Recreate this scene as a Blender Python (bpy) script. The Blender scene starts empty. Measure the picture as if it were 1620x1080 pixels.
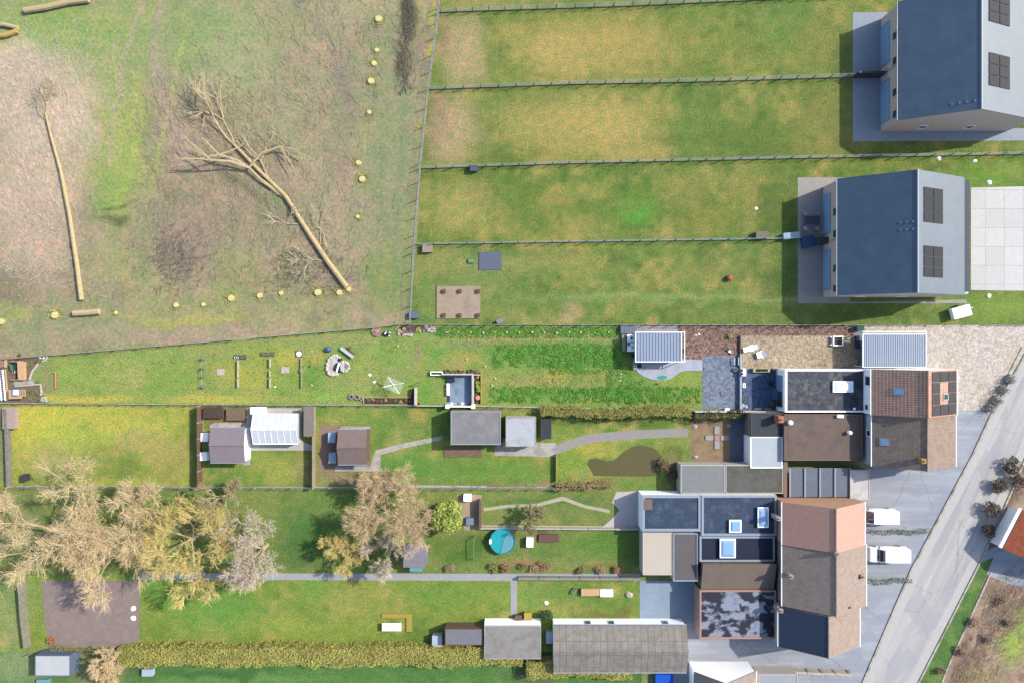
import bpy, math, random
import numpy as np
from mathutils import Vector
R = math.radians
scene = bpy.context.scene
COL = scene.collection
# ------------------------------------------------------------------ camera, sky, sun, exposure
H = 95.0
K = H / 1094.6                      # metres per photo pixel on the ground
cam_d = bpy.data.cameras.new('camera'); cam = bpy.data.objects.new('camera', cam_d); COL.objects.link(cam)
cam.location = (0, 0, H); cam.rotation_euler = (0, 0, 0)
cam_d.sensor_width = 36; cam_d.lens = 36 * 1094.6 / 1620; cam_d.clip_end = 2000
scene.camera = cam
SUN_EL, SX, SY = R(40), 0.93, 0.37   # sun stands to the right / top of the picture
w = bpy.data.worlds.new('World'); scene.world = w; w.use_nodes = True
nt = w.node_tree; bg = nt.nodes['Background']
sky = nt.nodes.new('ShaderNodeTexSky'); sky.sky_type = 'NISHITA'; sky.sun_disc = False
sky.sun_elevation = SUN_EL; sky.sun_rotation = math.atan2(SX, SY)
sky.air_density = 1.0; sky.dust_density = 1.5
nt.links.new(sky.outputs[0], bg.inputs[0]); bg.inputs[1].default_value = 0.15
sd = bpy.data.lights.new('sun', 'SUN'); sun = bpy.data.objects.new('sun', sd); COL.objects.link(sun)
sd.energy = 3.5; sd.angle = R(0.9); sd.color = (1.0, 0.94, 0.86)
_q = math.hypot(SX, SY); SX, SY = SX/_q, SY/_q
sv = Vector((SX * math.cos(SUN_EL), SY * math.cos(SUN_EL), math.sin(SUN_EL)))
sun.rotation_euler = sv.to_track_quat('Z', 'Y').to_euler()
scene.view_settings.view_transform = 'Standard'; scene.view_settings.look = 'None'
scene.view_settings.exposure = 1.05; scene.view_settings.gamma = 1
scene.render.resolution_x = 1024; scene.render.resolution_y = 682

# ------------------------------------------------------------------ helpers
def X(px, h=0): return (px - 810) * K * (H - h) / H
def Y(py, h=0): return (540 - py) * K * (H - h) / H
def lin(hexs, k=1.0):
    hexs = hexs.lstrip('#'); o = []
    for i in (0, 2, 4):
        c = int(hexs[i:i+2], 16) / 255
        o.append((c / 12.92 if c <= .04045 else ((c + .055) / 1.055) ** 2.4) * k)
    return o
KA = 1 / 2.15
def A(hexs): return lin(hexs, KA)      # picture colour of a sunlit flat surface -> albedo

class MB:
    def __init__(s): s.v = []; s.f = []
    def add(s, vs, fs):
        n = len(s.v); s.v += [tuple(p) for p in vs]; s.f += [tuple(i + n for i in f) for f in fs]; return s
    def box(s, x0, y0, z0, x1, y1, z1):
        if x0 > x1: x0, x1 = x1, x0
        if y0 > y1: y0, y1 = y1, y0
        return s.add([(x0,y0,z0),(x1,y0,z0),(x1,y1,z0),(x0,y1,z0),(x0,y0,z1),(x1,y0,z1),(x1,y1,z1),(x0,y1,z1)],
              [(0,3,2,1),(4,5,6,7),(0,1,5,4),(1,2,6,5),(2,3,7,6),(3,0,4,7)])
    def cbox(s, cx, cy, z0, lx, ly, lz, a=0):
        m = MB().box(-lx/2, -ly/2, z0, lx/2, ly/2, z0+lz); m.rot(a, 0, 0); m.move(cx, cy, 0); return s.join(m)
    def join(s, m): return s.add(m.v, m.f)
    def rot(s, a, cx, cy):
        c, n = math.cos(a), math.sin(a)
        s.v = [(cx+(x-cx)*c-(y-cy)*n, cy+(x-cx)*n+(y-cy)*c, z) for x, y, z in s.v]; return s
    def move(s, dx, dy, dz): s.v = [(x+dx, y+dy, z+dz) for x, y, z in s.v]; return s
    def prism(s, pts, z0, z1):
        a = sum(pts[i][0]*pts[(i+1)%len(pts)][1]-pts[(i+1)%len(pts)][0]*pts[i][1] for i in range(len(pts)))
        if a < 0: pts = pts[::-1]
        n = len(pts)
        return s.add([(x,y,z0) for x,y in pts]+[(x,y,z1) for x,y in pts],
              [tuple(range(n-1,-1,-1)), tuple(range(n,2*n))]+[(i,(i+1)%n,n+(i+1)%n,n+i) for i in range(n)])
    def sheet(s, pts, z):
        a = sum(pts[i][0]*pts[(i+1)%len(pts)][1]-pts[(i+1)%len(pts)][0]*pts[i][1] for i in range(len(pts)))
        if a < 0: pts = pts[::-1]
        return s.add([(x,y,z) for x,y in pts], [tuple(range(len(pts)))])
    def lathe(s, cx, cy, prof, n=16):
        vs = []; fs = []
        for r, z in prof:
            vs += [(cx+r*math.cos(2*math.pi*i/n), cy+r*math.sin(2*math.pi*i/n), z) for i in range(n)]
        for k in range(len(prof)-1):
            fs += [(k*n+i, k*n+(i+1)%n, (k+1)*n+(i+1)%n, (k+1)*n+i) for i in range(n)]
        fs.append(tuple(range(n-1,-1,-1))); fs.append(tuple((len(prof)-1)*n+i for i in range(n)))
        return s.add(vs, fs)
    def tube(s, p, q, r0, r1=None, n=5):
        r1 = r0 if r1 is None else r1
        p, q = Vector(p), Vector(q); d = (q-p)
        if d.length < 1e-5: return s
        d.normalize(); u = d.orthogonal().normalized(); v = d.cross(u)
        vs = [p+(u*math.cos(2*math.pi*i/n)+v*math.sin(2*math.pi*i/n))*r0 for i in range(n)]
        vs += [q+(u*math.cos(2*math.pi*i/n)+v*math.sin(2*math.pi*i/n))*r1 for i in range(n)]
        return s.add(vs, [(i,(i+1)%n,n+(i+1)%n,n+i) for i in range(n)]+[tuple(range(n-1,-1,-1)),tuple(range(n,2*n))])
    def path(s, pts, r, n=5):
        for a, b in zip(pts, pts[1:]): s.tube(a, b, r, r, n)
        return s
    def rock(s, cx, cy, z, rx, ry, rz, rnd, n=7, m=4):
        vs = []; fs = []
        for j in range(m+1):
            t = math.pi/2*j/m
            for i in range(n):
                k = rnd.uniform(.8, 1.15); a = 2*math.pi*i/n
                vs.append((cx+rx*k*math.cos(t)*math.cos(a), cy+ry*k*math.cos(t)*math.sin(a), z+rz*math.sin(t)*rnd.uniform(.85,1.1)))
        for j in range(m):
            fs += [(j*n+i, j*n+(i+1)%n, (j+1)*n+(i+1)%n, (j+1)*n+i) for i in range(n)]
        return s.add(vs, fs)
    def leaf(s, x, y, z, sz, rnd):
        a = rnd.uniform(0, 6.28); t = rnd.uniform(-.7, .7); b = rnd.uniform(-.7, .7)
        ux, uy, uz = math.cos(a)*sz, math.sin(a)*sz, math.sin(t)*sz
        vx, vy, vz = -math.sin(a)*sz*.6, math.cos(a)*sz*.6, math.sin(b)*sz*.6
        return s.add([(x-ux,y-uy,z-uz),(x+vx,y+vy,z+vz),(x+ux,y+uy,z+uz),(x-vx,y-vy,z-vz)], [(0,3,2,1)])

def wloc(o):
    v = Vector(o.location)
    while o.parent: o = o.parent; v = v + Vector(o.location)
    return v
def tag(o, label=None, cat=None, group=None, kind=None):
    if label: o['label'] = label
    if cat: o['category'] = cat
    if group: o['group'] = group
    if kind: o['kind'] = kind
    return o
def obj(name, mb, m, parent=None, smooth=False):
    vs = np.array(mb.v, dtype=float)
    lo, hi = vs.min(0), vs.max(0); c = np.array([(lo[0]+hi[0])/2, (lo[1]+hi[1])/2, lo[2]])
    me = bpy.data.meshes.new(name); me.from_pydata((vs-c).tolist(), [], mb.f); me.materials.append(m)
    if smooth: me.polygons.foreach_set('use_smooth', [True]*len(me.polygons))
    o = bpy.data.objects.new(name, me); COL.objects.link(o)
    if parent: o.parent = parent; o.location = Vector(c) - wloc(parent)
    else: o.location = c
    return o
def thing(name, label, cat, x, y, z=0, group=None):
    o = bpy.data.objects.new(name, None); COL.objects.link(o); o.location = (x, y, z); o.empty_display_size = .3
    return tag(o, label, cat, group)
def one(name, label, cat, mb, m, group=None, smooth=False):
    return tag(obj(name, mb, m, None, smooth), label, cat, group)
def dup(root, loc, rz=0, label=None, sc=1):
    c = root.copy(); COL.objects.link(c); c.location = loc; c.rotation_euler = (0, 0, rz); c.scale = (sc, sc, sc)
    if label: c['label'] = label
    for ch in list(root.children):
        d = ch.copy(); COL.objects.link(d); d.parent = c
        for g in list(ch.children):
            e = g.copy(); COL.objects.link(e); e.parent = d
    return c

# ------------------------------------------------------------------ materials
def newmat(name, rough=.85, metal=0, spec=.3):
    m = bpy.data.materials.new(name); m.use_nodes = True; n = m.node_tree.nodes; b = n['Principled BSDF']
    b.inputs['Roughness'].default_value = rough; b.inputs['Metallic'].default_value = metal
    b.inputs['Specular IOR Level'].default_value = spec
    return m, m.node_tree, b
def nd(t, typ, **kw):
    n = t.nodes.new(typ)
    for k, v in kw.items(): setattr(n, k, v)
    return n
def pos(t): return nd(t, 'ShaderNodeNewGeometry').outputs['Position']
def noise(t, src, scale, detail=3, rough=.6, mapping=None):
    if mapping:
        mp = nd(t, 'ShaderNodeMapping'); mp.inputs['Scale'].default_value = mapping; t.links.new(src, mp.inputs[0]); src = mp.outputs[0]
    n = nd(t, 'ShaderNodeTexNoise'); n.inputs['Scale'].default_value = scale; n.inputs['Detail'].default_value = detail
    n.inputs['Roughness'].default_value = rough; t.links.new(src, n.inputs['Vector']); return n.outputs['Fac']
def ramp(t, fac, stops):
    r = nd(t, 'ShaderNodeValToRGB'); e = r.color_ramp.elements
    while len(e) < len(stops): e.new(.5)
    for i, (p, c) in enumerate(stops):
        e[i].position = p; e[i].color = (*c, 1) if len(c) == 3 else c
    t.links.new(fac, r.inputs[0]); return r.outputs[0]
def mix(t, fac, a, b, mode='MIX'):
    n = nd(t, 'ShaderNodeMix', data_type='RGBA', blend_type=mode)
    for sock, v in ((n.inputs[0], fac), (n.inputs[6], a), (n.inputs[7], b)):
        if isinstance(v, (int, float)): sock.default_value = v
        elif isinstance(v, (list, tuple)): sock.default_value = (*v[:3], 1)
        else: t.links.new(v, sock)
    return n.outputs[2]
def bump(t, b, fac, dist=.05, strength=.6):
    n = nd(t, 'ShaderNodeBump'); n.inputs['Distance'].default_value = dist; n.inputs['Strength'].default_value = strength
    t.links.new(fac, n.inputs['Height']); t.links.new(n.outputs[0], b.inputs['Normal'])
def sc(c, k): return [min(1, x*k) for x in c]
def M(name, c, var=.25, scale=2.5, rough=.85, metal=0, bmp=0, spec=.3, stain=None):
    """plain surface with weathering noise; c is an albedo"""
    m, t, b = newmat(name, rough, metal, spec); p = pos(t)
    f = noise(t, p, scale, 5, .65); col = ramp(t, f, [(.3, sc(c, 1-var)), (.7, sc(c, 1+var))])
    f2 = noise(t, p, scale*6, 3); col = mix(t, .35, col, ramp(t, f2, [(.35, sc(c, 1-var*1.3)), (.65, sc(c, 1+var))]))
    if stain:
        f3 = noise(t, p, .7, 6, .7); col = mix(t, ramp(t, f3, [(.48, (0,0,0)), (.66, (.8,.8,.8))]), col, stain)
    t.links.new(col, b.inputs['Base Color'])
    if bmp: bump(t, b, f2, bmp)
    return m
def speckle(name, cols, scale, bmp=.03, patch=None, pscale=.3):
    """gravel / bark: voronoi cells of random colours"""
    m, t, b = newmat(name, .95); p = pos(t)
    v = nd(t, 'ShaderNodeTexVoronoi'); v.inputs['Scale'].default_value = scale; t.links.new(p, v.inputs['Vector'])
    s = nd(t, 'ShaderNodeSeparateColor'); t.links.new(v.outputs['Color'], s.inputs[0])
    n = len(cols); col = ramp(t, s.outputs[0], [(i/(n-1), c) for i, c in enumerate(cols)])
    f = noise(t, p, scale*.25, 4); col = mix(t, .8, col, ramp(t, f, [(.3, (.72,.72,.72)), (.7, (1.15,1.12,1.08))]), 'MULTIPLY')
    if patch:
        g = noise(t, p, pscale, 5, .6); col = mix(t, ramp(t, g, [(.45, (0,0,0)), (.62, (.75,.75,.75))]), col, mix(t, 1.0, col, patch, 'MULTIPLY'))
    t.links.new(col, b.inputs['Base Color']); bump(t, b, s.outputs[1], bmp)
    return m
def bricks(name, cols, bw, bh, mortar, mc, off=.5, bmp=.01, rough=.85, spec=.3, rot=0, stain=None, var=.3):
    """pavers / tiles laid in world x-y"""
    m, t, b = newmat(name, rough, 0, spec); p = pos(t)
    mp = nd(t, 'ShaderNodeMapping'); mp.inputs['Rotation'].default_value = (0, 0, rot); t.links.new(p, mp.inputs[0])
    k = nd(t, 'ShaderNodeTexBrick'); k.offset = off; k.inputs['Scale'].default_value = 1
    k.inputs['Brick Width'].default_value = bw; k.inputs['Row Height'].default_value = bh
    k.inputs['Mortar Size'].default_value = mortar; k.inputs['Color1'].default_value = (*cols[0], 1); k.inputs['Color2'].default_value = (*cols[1], 1)
    k.inputs['Mortar'].default_value = (*mc, 1); t.links.new(mp.outputs[0], k.inputs['Vector'])
    f = noise(t, p, 1.2, 5, .65); col = mix(t, .9, k.outputs[0], ramp(t, f, [(.3, [1-var]*3), (.7, [1+var]*3)]), 'MULTIPLY')
    f9 = noise(t, p, 9, 3, .6); col = mix(t, .7, col, ramp(t, f9, [(.3, [.75]*3), (.7, [1.25]*3)]), 'MULTIPLY')
    if stain:
        f3 = noise(t, p, .9, 6, .75); col = mix(t, ramp(t, f3, [(.5, (0,0,0)), (.62, (.85,.85,.85))]), col, stain)
    t.links.new(col, b.inputs['Base Color']); bump(t, b, k.outputs['Fac'], -bmp, .8)
    return m
def paintmat(name, fine=.45, scale=5, bmp=.05, rough=.95, yellow=.25):
    """ground cover: colour attribute (what grows where, plus some painted shadows) times fine growth noise"""
    m, t, b = newmat(name, rough, 0, .15); p = pos(t)
    a = nd(t, 'ShaderNodeVertexColor', layer_name='Col').outputs[0]
    f1 = noise(t, p, scale, 4, .7); f2 = noise(t, p, scale*.22, 5, .65)
    col = mix(t, 1.0, a, ramp(t, f1, [(.28, [1-fine]*3), (.72, [1+fine]*3)]), 'MULTIPLY')
    col = mix(t, 1.0, col, ramp(t, f2, [(.3, (1-yellow*.8, 1-yellow*.2, 1-yellow*.6)), (.7, (1+yellow, 1+yellow*.3, 1+yellow*.3))]), 'MULTIPLY')
    t.links.new(col, b.inputs['Base Color']); bump(t, b, f1, bmp, .7)
    return m
def glass(name, c, rough=.08):
    m, t, b = newmat(name, rough, 0, 1.0); b.inputs['Base Color'].default_value = (*c, 1); b.inputs['Coat Weight'].default_value = .6
    return m
def leafmat(name, c1, c2, c3=None):
    m, t, b = newmat(name, .8, 0, .2); p = pos(t)
    g = nd(t, 'ShaderNodeNewGeometry'); r = g.outputs['Random Per Island']
    st = [(0, c1), (1, c2)] if not c3 else [(0, c1), (.6, c2), (1, c3)]
    col = ramp(t, r, st); f = noise(t, p, .8, 3); col = mix(t, 1.0, col, ramp(t, f, [(.3, [.7]*3), (.7, [1.3]*3)]), 'MULTIPLY')
    t.links.new(col, b.inputs['Base Color']); return m

WHITE = M('white_render', (.78,.78,.78), .06, 1.2)
WHITE2 = M('white_plastic', (.8,.8,.8), .03, 2, .5)
WMETAL = M('white_metal', (.75,.76,.78), .05, 2, .45)
CONC = M('concrete', A('c4bfb6'), .18, 1.5, bmp=.01, stain=A('8f8a80'))
CONCP = M('fence_concrete', A('c9c6b6'), .3, 3, stain=A('6f7058'))
CONCB = M('smooth_concrete', A('c0c6d0'), .08, .8, stain=A('a3abba'))
DARK = M('dark_metal', (.03,.035,.04), .2, 3, .5)
GREYM = M('grey_metal', (.25,.27,.3), .15, 3, .45, .3)
WOOD = M('pale_wood', A('d9c08f'), .25, 5, bmp=.01)
OWOOD = M('orange_wood', A('e0b787'), .15, 3)
DWOOD = M('dark_wood', A('7a6350'), .3, 4)
SOIL = M('garden_soil', A('8a7460'), .4, 3, .95, bmp=.06)
DSOIL = M('dark_soil', A('5b4a40'), .5, 4, .95, bmp=.06)
TERRA = M('terracotta', A('cf8f6f'), .15, 4)
BRICKW = bricks('brick_wall', (A('a97e66'), A('8f6a55')), .25, .08, .01, A('b0a090'))
PINKW = M('pink_brick_wall', A('cdb0a6'), .12, 3)
TEAL = M('teal_plastic', A('3fae9f'), .1, 3, .5)
BLACK = M('black_rubber', (.015,.015,.017), .2, 4, .6)
ROCKM = M('rock', A('d6cbbd'), .35, 4, bmp=.03, stain=A('9a8a7c'))
ROCKG = M('grey_rock', A('8c8a84'), .35, 4, bmp=.03)
BLUEG = glass('blue_glass', (.16,.27,.42), .12)
DARKG = glass('dark_glass', (.02,.03,.05), .08)
PALEG = glass('pale_glass', (.55,.62,.7), .3)
GREENW = M('green_paint', A('3f6a55'), .2, 4)
PANELM = bricks('solar_cells', ((.012,.014,.022),(.016,.018,.028)), .17, .17, .004, (.05,.055,.07), 0, 0, .25, .6)

# ------------------------------------------------------------------ painted ground covers
rs = np.random.RandomState(7)
_grid = rs.rand(256, 256)
def vnoise(x, y):
    xi = np.floor(x).astype(int); yi = np.floor(y).astype(int); fx = x-xi; fy = y-yi
    fx = fx*fx*(3-2*fx); fy = fy*fy*(3-2*fy); g = _grid
    a = g[xi % 256, yi % 256]; b = g[(xi+1) % 256, yi % 256]; c = g[xi % 256, (yi+1) % 256]; d = g[(xi+1) % 256, (yi+1) % 256]
    return (a*(1-fx)+b*fx)*(1-fy)+(c*(1-fx)+d*fx)*fy
def fbm(x, y, o=4):
    s = 0; k = .5
    for i in range(o): s = s + k*vnoise(x*2**i+i*17.3, y*2**i+i*9.1); k *= .5
    return s
LINES = []     # (points, half width px, colour, strength): wheel tracks, mower lines, worn trails
def seg_d(px, py, p, q):
    dx, dy = q[0]-p[0], q[1]-p[1]; t = np.clip(((px-p[0])*dx+(py-p[1])*dy)/(dx*dx+dy*dy+1e-9), 0, 1)
    return np.hypot(px-p[0]-t*dx, py-p[1]-t*dy)
def field(px, py, base, blobs, mott, warp=18):
    wx = px+(fbm(px/30, py/30)-.47)*warp*2; wy = py+(fbm(px/30+50, py/30+50)-.47)*warp*2
    col = np.ones(px.shape+(3,))*np.array(A(base))
    for c, s, am in mott:          # big mottling: other growth in irregular patches
        k = np.clip((fbm(px/s+len(c)*3.1+s, py/s+s*1.7)-.47)*5, 0, 1)*am; col = col*(1-k[..., None])+np.array(A(c))*k[..., None]
    for (bx, by, rx, ry, c, st) in blobs:
        d = ((wx-bx)/rx)**2+((wy-by)/ry)**2; k = st*np.exp(-d**1.5); col = col*(1-k[..., None])+np.array(A(c))*k[..., None]
    for pts, hw, c, st in LINES:
        d = np.min([seg_d(px+(wx-px)*.25, py+(wy-py)*.25, p, q) for p, q in zip(pts, pts[1:])], 0)
        k = st*np.exp(-(d/hw)**2)*np.clip(fbm(px/7, py/7)*2.2-.3, .15, 1); col = col*(1-k[..., None])+np.array(A(c))*k[..., None]
    lum = (col*np.array([.3, .6, .1])).sum(-1, keepdims=True); return (col*.86+lum*.14)*np.array([1.07, 1.05, 1.0])
def cover(name, q, z, base, blobs, mott, m, step=4, kind='structure', warp=18, zw=0):
    """q: four photo corners (tl, tr, br, bl) -> gridded sheet with colour attribute"""
    (x0,y0),(x1,y1),(x2,y2),(x3,y3) = q
    nu = max(2, int(max(abs(x1-x0), abs(x2-x3))/step)); nv = max(2, int(max(abs(y3-y0), abs(y2-y1))/step))
    u, v = np.meshgrid(np.linspace(0, 1, nu+1), np.linspace(0, 1, nv+1))
    px = (x0*(1-u)+x1*u)*(1-v)+(x3*(1-u)+x2*u)*v; py = (y0*(1-u)+y1*u)*(1-v)+(y3*(1-u)+y2*u)*v
    col = field(px, py, base, blobs, mott, warp)
    vs = np.stack([X(px), Y(py), np.full(px.shape, z)+zw*fbm(px/9, py/9)], -1).reshape(-1, 3)
    idx = np.arange((nu+1)*(nv+1)).reshape(nv+1, nu+1)
    fs = np.stack([idx[1:, :-1], idx[1:, 1:], idx[:-1, 1:], idx[:-1, :-1]], -1).reshape(-1, 4)
    me = bpy.data.meshes.new(name); me.from_pydata(vs.tolist(), [], fs.tolist()); me.materials.append(m)
    ca = me.color_attributes.new('Col', 'FLOAT_COLOR', 'POINT')
    rgba = np.ones((vs.shape[0], 4)); rgba[:, :3] = col.reshape(-1, 3); ca.data.foreach_set('color', rgba.ravel())
    o = bpy.data.objects.new(name, me); COL.objects.link(o)
    return tag(o, kind=kind)
PM = paintmat('meadow_growth', .3, 2.2, .06, yellow=.3)
PL = paintmat('lawn_growth', .42, 4.0, .07, yellow=.36)
PG = paintmat('garden_lawn_growth', .62, 5.5, .09, yellow=.3)

LINES += [([(232,0),(215,30),(200,80),(190,130),(180,190),(172,260)], 4, 'b8a490', .9), ([(258,0),(248,40),(240,90),(250,130),(268,180),(290,240)], 5, 'b09c90', .9),
 ([(250,90),(258,140),(272,200),(300,260)], 7, 'b5a294', .6), ([(470,0),(500,40),(515,60),(540,90),(550,150)], 5, '8f8480', .7), ([(290,60),(275,120),(262,200),(240,290)], 4, 'b2c04e', .6), ([(215,120),(222,200),(205,270),(185,330)], 7, 'a8bc4c', .7),
 ([(165,330),(200,325),(215,318)], 3, '46503a', .8), ([(330,250),(370,285),(400,305),(430,330)], 6, '5f6148', .8), ([(230,250),(255,300),(275,320)], 3, '66684c', .6), ([(420,232),(455,232)], 2.5, '6b6060', .9), ([(60,140),(75,200),(85,240)], 4, '8f8070', .6), ([(0,435),(60,430),(110,440)], 9, '8c8074', .7), ([(110,390),(122,440),(128,475)], 5, '5d6650', .6),
 ([(0,480),(200,500),(420,490),(600,470)], 5, 'a3a36c', .5), ([(620,100),(615,300),(640,480)], 5, 'a49c80', .5), ([(655,10),(640,150),(630,300),(620,480)], 4, '7f8c66', .5)]
mott_m = [('8d9a5c', 55, .8), ('b09a84', 38, .8), ('8b7c6c', 26, .6), ('a9ac62', 70, .5)]
_M = LINES[:]
cover('meadow', ((-900,-700),(2600,-700),(2600,1800),(-900,1800)), -.03, '8f9a62', [], [('7f8f4a', 200, .7)], PM, 40)
cover('ground', ((-260,-200),(715,-200),(715,530),(-260,590)), 0, 'a09a76',
  [(60,50,130,60,'8aac52',.9),(200,60,60,70,'93ad5e',.7),(330,70,90,90,'8da866',.8),(70,180,85,85,'e2cdb4',.95),(20,120,60,60,'e2cdb4',.9),(190,230,45,110,'a3b356',.85),
   (50,300,70,70,'dcc2aa',.9),(60,390,70,50,'cdb29c',.8),(20,460,50,30,'857b6d',.6),(180,310,30,45,'84a64c',.8),(230,370,50,60,'97a065',.6),(265,180,20,90,'ab9a86',.6),
   (310,230,50,90,'b5a184',.6),(290,390,60,60,'9e8d80',.8),(340,330,60,60,'a8937d',.6),(380,100,60,60,'a8a782',.6),(500,100,70,80,'a99c80',.7),(560,20,60,40,'b0a487',.6),
   (545,160,22,70,'90857a',.7),(470,190,60,60,'a1a179',.6),(480,300,50,60,'b3a385',.6),(440,340,50,40,'8c9068',.6),(500,400,50,50,'b49f88',.7),(620,250,38,260,'8c9a6c',.8),
   (615,440,50,50,'82994f',.8),(645,25,13,60,'4c4a3a',.95),(640,100,12,30,'6b6650',.8),(686,60,5,70,'b3b83e',.8),(668,200,6,60,'9aa84c',.6),(400,480,240,12,'9a9c66',.6),(100,520,150,22,'8f9a6c',.7),
   (330,530,240,14,'b29e86',.75),(600,500,50,10,'b29d86',.8),(300,505,110,8,'b0b04a',.7),(30,495,30,14,'a5b04a',.6),(450,240,20,16,'8a7a66',.5),(180,340,22,8,'4f5240',.7),(400,440,60,14,'99945c',.5)],
  mott_m, PM, 4)
LINES.clear()
# the four long plots at the upper right
mo = [('aca050', 30, .75), ('4f7228', 20, .65), ('8a9640', 12, .6), ('6f8c3c', 60, .3)]
LINES += [([(900,470),(1000,468),(1200,472),(1260,475)], 3, '9aac68', .6), ([(660,455),(800,462),(900,490)], 3, '94a060', .4), ([(829,120),(960,124),(1100,118)], 2.5, '5f7a30', .4), ([(1040,160),(1060,200),(1062,255)], 3, '5c7a34', .5), ([(787,150),(790,255)], 3, '6f8440', .5), ([(807,30),(800,120)], 3, '6c8238', .5), ([(783,280),(782,380)], 3, '5f7a30', .5), ([(1110,380),(1240,384)], 3, '4f6c2c', .4)]
cover('lawn', ((697,-120),(1760,-120),(1760,-28),(696,21)), .004, '7f8f40', [(780,-40,80,60,'a99c60',.7),(1000,-20,90,20,'a09a4c',.7)], mo, PL)
cover('lawn', ((696,21),(1760,-28),(1760,98),(679,142)), .004, '738a38',
  [(735,80,38,60,'b3a273',.95),(880,85,70,50,'b5a458',.9),(970,70,110,50,'b0a052',.85),(1000,120,60,20,'a39a4c',.6),(1300,60,50,50,'8f8d44',.6),(1230,30,60,40,'578a3c',.6),(1120,110,60,20,'6f8635',.6),(1340,100,30,30,'5f7a3a',.6),(1180,80,40,40,'84903f',.5),(705,60,14,40,'9b8468',.7),(820,110,20,20,'6c8a38',.6)], mo, PL)  # dark green patch beside the upper slate house is its cast shadow, painted in
cover('lawn', ((679,142),(1760,98),(1760,230),(666,267)), .004, '73883a',
  [(720,205,40,60,'b3a072',.95),(690,190,16,60,'a58d70',.8),(860,200,80,50,'a89e50',.85),(960,200,80,55,'b3a456',.9),(1000,240,50,20,'a89c52',.7),(1100,200,40,50,'65873a',.6),(1180,220,60,30,'53792c',.6),(1300,190,50,50,'878a42',.6),(1240,240,60,14,'6b7a34',.6),(1330,215,30,30,'7f8244',.6)], mo, PL)
cover('lawn', ((666,267),(1760,230),(1760,350),(659,387)), .004, '6a8632',
  [(725,325,50,50,'a59f52',.9),(760,300,20,20,'988f50',.6),(840,330,60,40,'6f8734',.7),(885,318,25,18,'a09548',.8),(1005,342,24,14,'58a52c',.9),(1010,325,40,20,'639433',.6),(930,360,50,20,'98964a',.6),(1080,300,40,30,'97934a',.6),(1180,290,40,30,'8b8c46',.5),(1120,355,50,30,'93903f',.6),(1560,280,60,30,'6b9a2a',.8),(1230,330,40,50,'5a7030',.6)], mo, PL)  # olive patch left of the lower slate house paints its shadow onto the grass
cover('lawn', ((659,387),(1760,350),(1760,514),(648,514)), .004, '6b8a3c',
  [(690,410,40,30,'99994f',.7),(760,440,60,40,'7c9450',.6),(810,420,40,10,'9a9a50',.6),(890,420,60,20,'94964c',.7),(905,495,20,14,'b8a070',.8),(830,500,40,12,'9a9c58',.6),(860,480,30,15,'5f8634',.6),(1100,440,60,20,'8a9148',.5),(1160,420,60,20,'86904c',.5),(1040,475,260,6,'85a055',.6),(1230,450,40,40,'557034',.7),(1300,495,200,12,'5c7a34',.7),(1200,500,100,8,'7c8a44',.6),(1590,490,50,20,'83a53a',.8),(680,470,20,30,'80984c',.5)], mo, PL)  # darker grass left of and below the slate house holds its shade as colour
LINES.clear()
LINES += [([(120,560),(300,545),(600,533),(990,536)], 3, '9c9a60', .6), ([(560,600),(660,590),(760,600),(980,612)], 2.5, 'a5a060', .5), ([(70,585),(82,600),(72,620)], 5, 'a08c6c', .6), ([(620,625),(700,628)], 2, '93a050', .4), ([(780,535),(980,537)], 2, 'b0a070', .6), ([(100,585),(300,570),(500,560)], 2, '7fa03c', .4)]
# main plot lawn
ml = [('a3aa48', 24, .5), ('6c9c38', 18, .55), ('a39f60', 33, .35)]
gb = [(55,600,22,40,'86a058',.8),(75,600,12,30,'9a8a66',.75),(95,630,60,7,'c4bb30',.8),(160,632,60,6,'c9bd30',.8),(320,632,60,8,'c2ba3a',.85),(380,630,50,8,'bdb83a',.7),(120,560,80,6,'6a9440',.5),
      (110,595,40,18,'8fb440',.7),(200,585,40,25,'a0ae50',.6),(215,600,22,16,'b3ac66',.6),(270,600,45,24,'7fa63a',.7),(370,590,30,14,'b4b13e',.8),(400,600,30,20,'b3b23c',.7),(420,575,60,30,'9cab40',.6),
      (455,565,20,12,'c0b440',.8),(350,580,30,6,'a8a848',.5),(450,600,30,16,'86a83a',.7),(495,600,18,22,'6b9e33',.85),(500,565,14,14,'b3ad4a',.7),(520,625,30,8,'8cb83c',.7),(300,560,60,8,'94a55a',.5),(470,540,60,8,'96a45e',.6),
      (560,545,40,10,'8fa25c',.6),(560,610,40,14,'a2a65e',.5),(640,560,60,20,'83a84a',.6),(610,590,30,14,'8fa05a',.5),(662,575,16,12,'a89c58',.6),(738,565,22,10,'b4a24c',.85),(720,577,24,7,'ab9d5e',.7),(740,545,26,8,'8a9468',.6),
      (690,560,14,8,'5fa03a',.7),(672,625,20,16,'63a02c',.8),(800,540,70,4,'a39c66',.8),(950,540,50,4,'8f9a58',.5),(700,524,300,5,'5a9030',.7),(870,556,110,16,'4c9430',.9),(900,572,50,12,'479030',.85),(960,560,30,16,'4c9434',.8),(785,575,14,12,'4f9433',.7),
      (840,602,45,8,'a49a55',.85),(880,594,22,8,'b5a748',.9),(930,590,30,10,'80933c',.6),(850,614,120,3,'93985a',.5),(900,622,110,7,'529634',.85),(980,620,40,14,'509834',.8),(1050,625,40,18,'6a9a34',.7),(1070,605,30,12,'93a53c',.6),(1090,635,20,10,'86903c',.6),
      (940,634,30,4,'a8a83e',.8),(1000,560,14,26,'5a7a40',.4),(990,600,20,20,'4c8a2e',.6),(765,610,10,30,'a09f50',.6),(650,532,60,8,'7aa848',.5)]  # greyer green left of the shed is its shadow mixed into the grass colour
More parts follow.
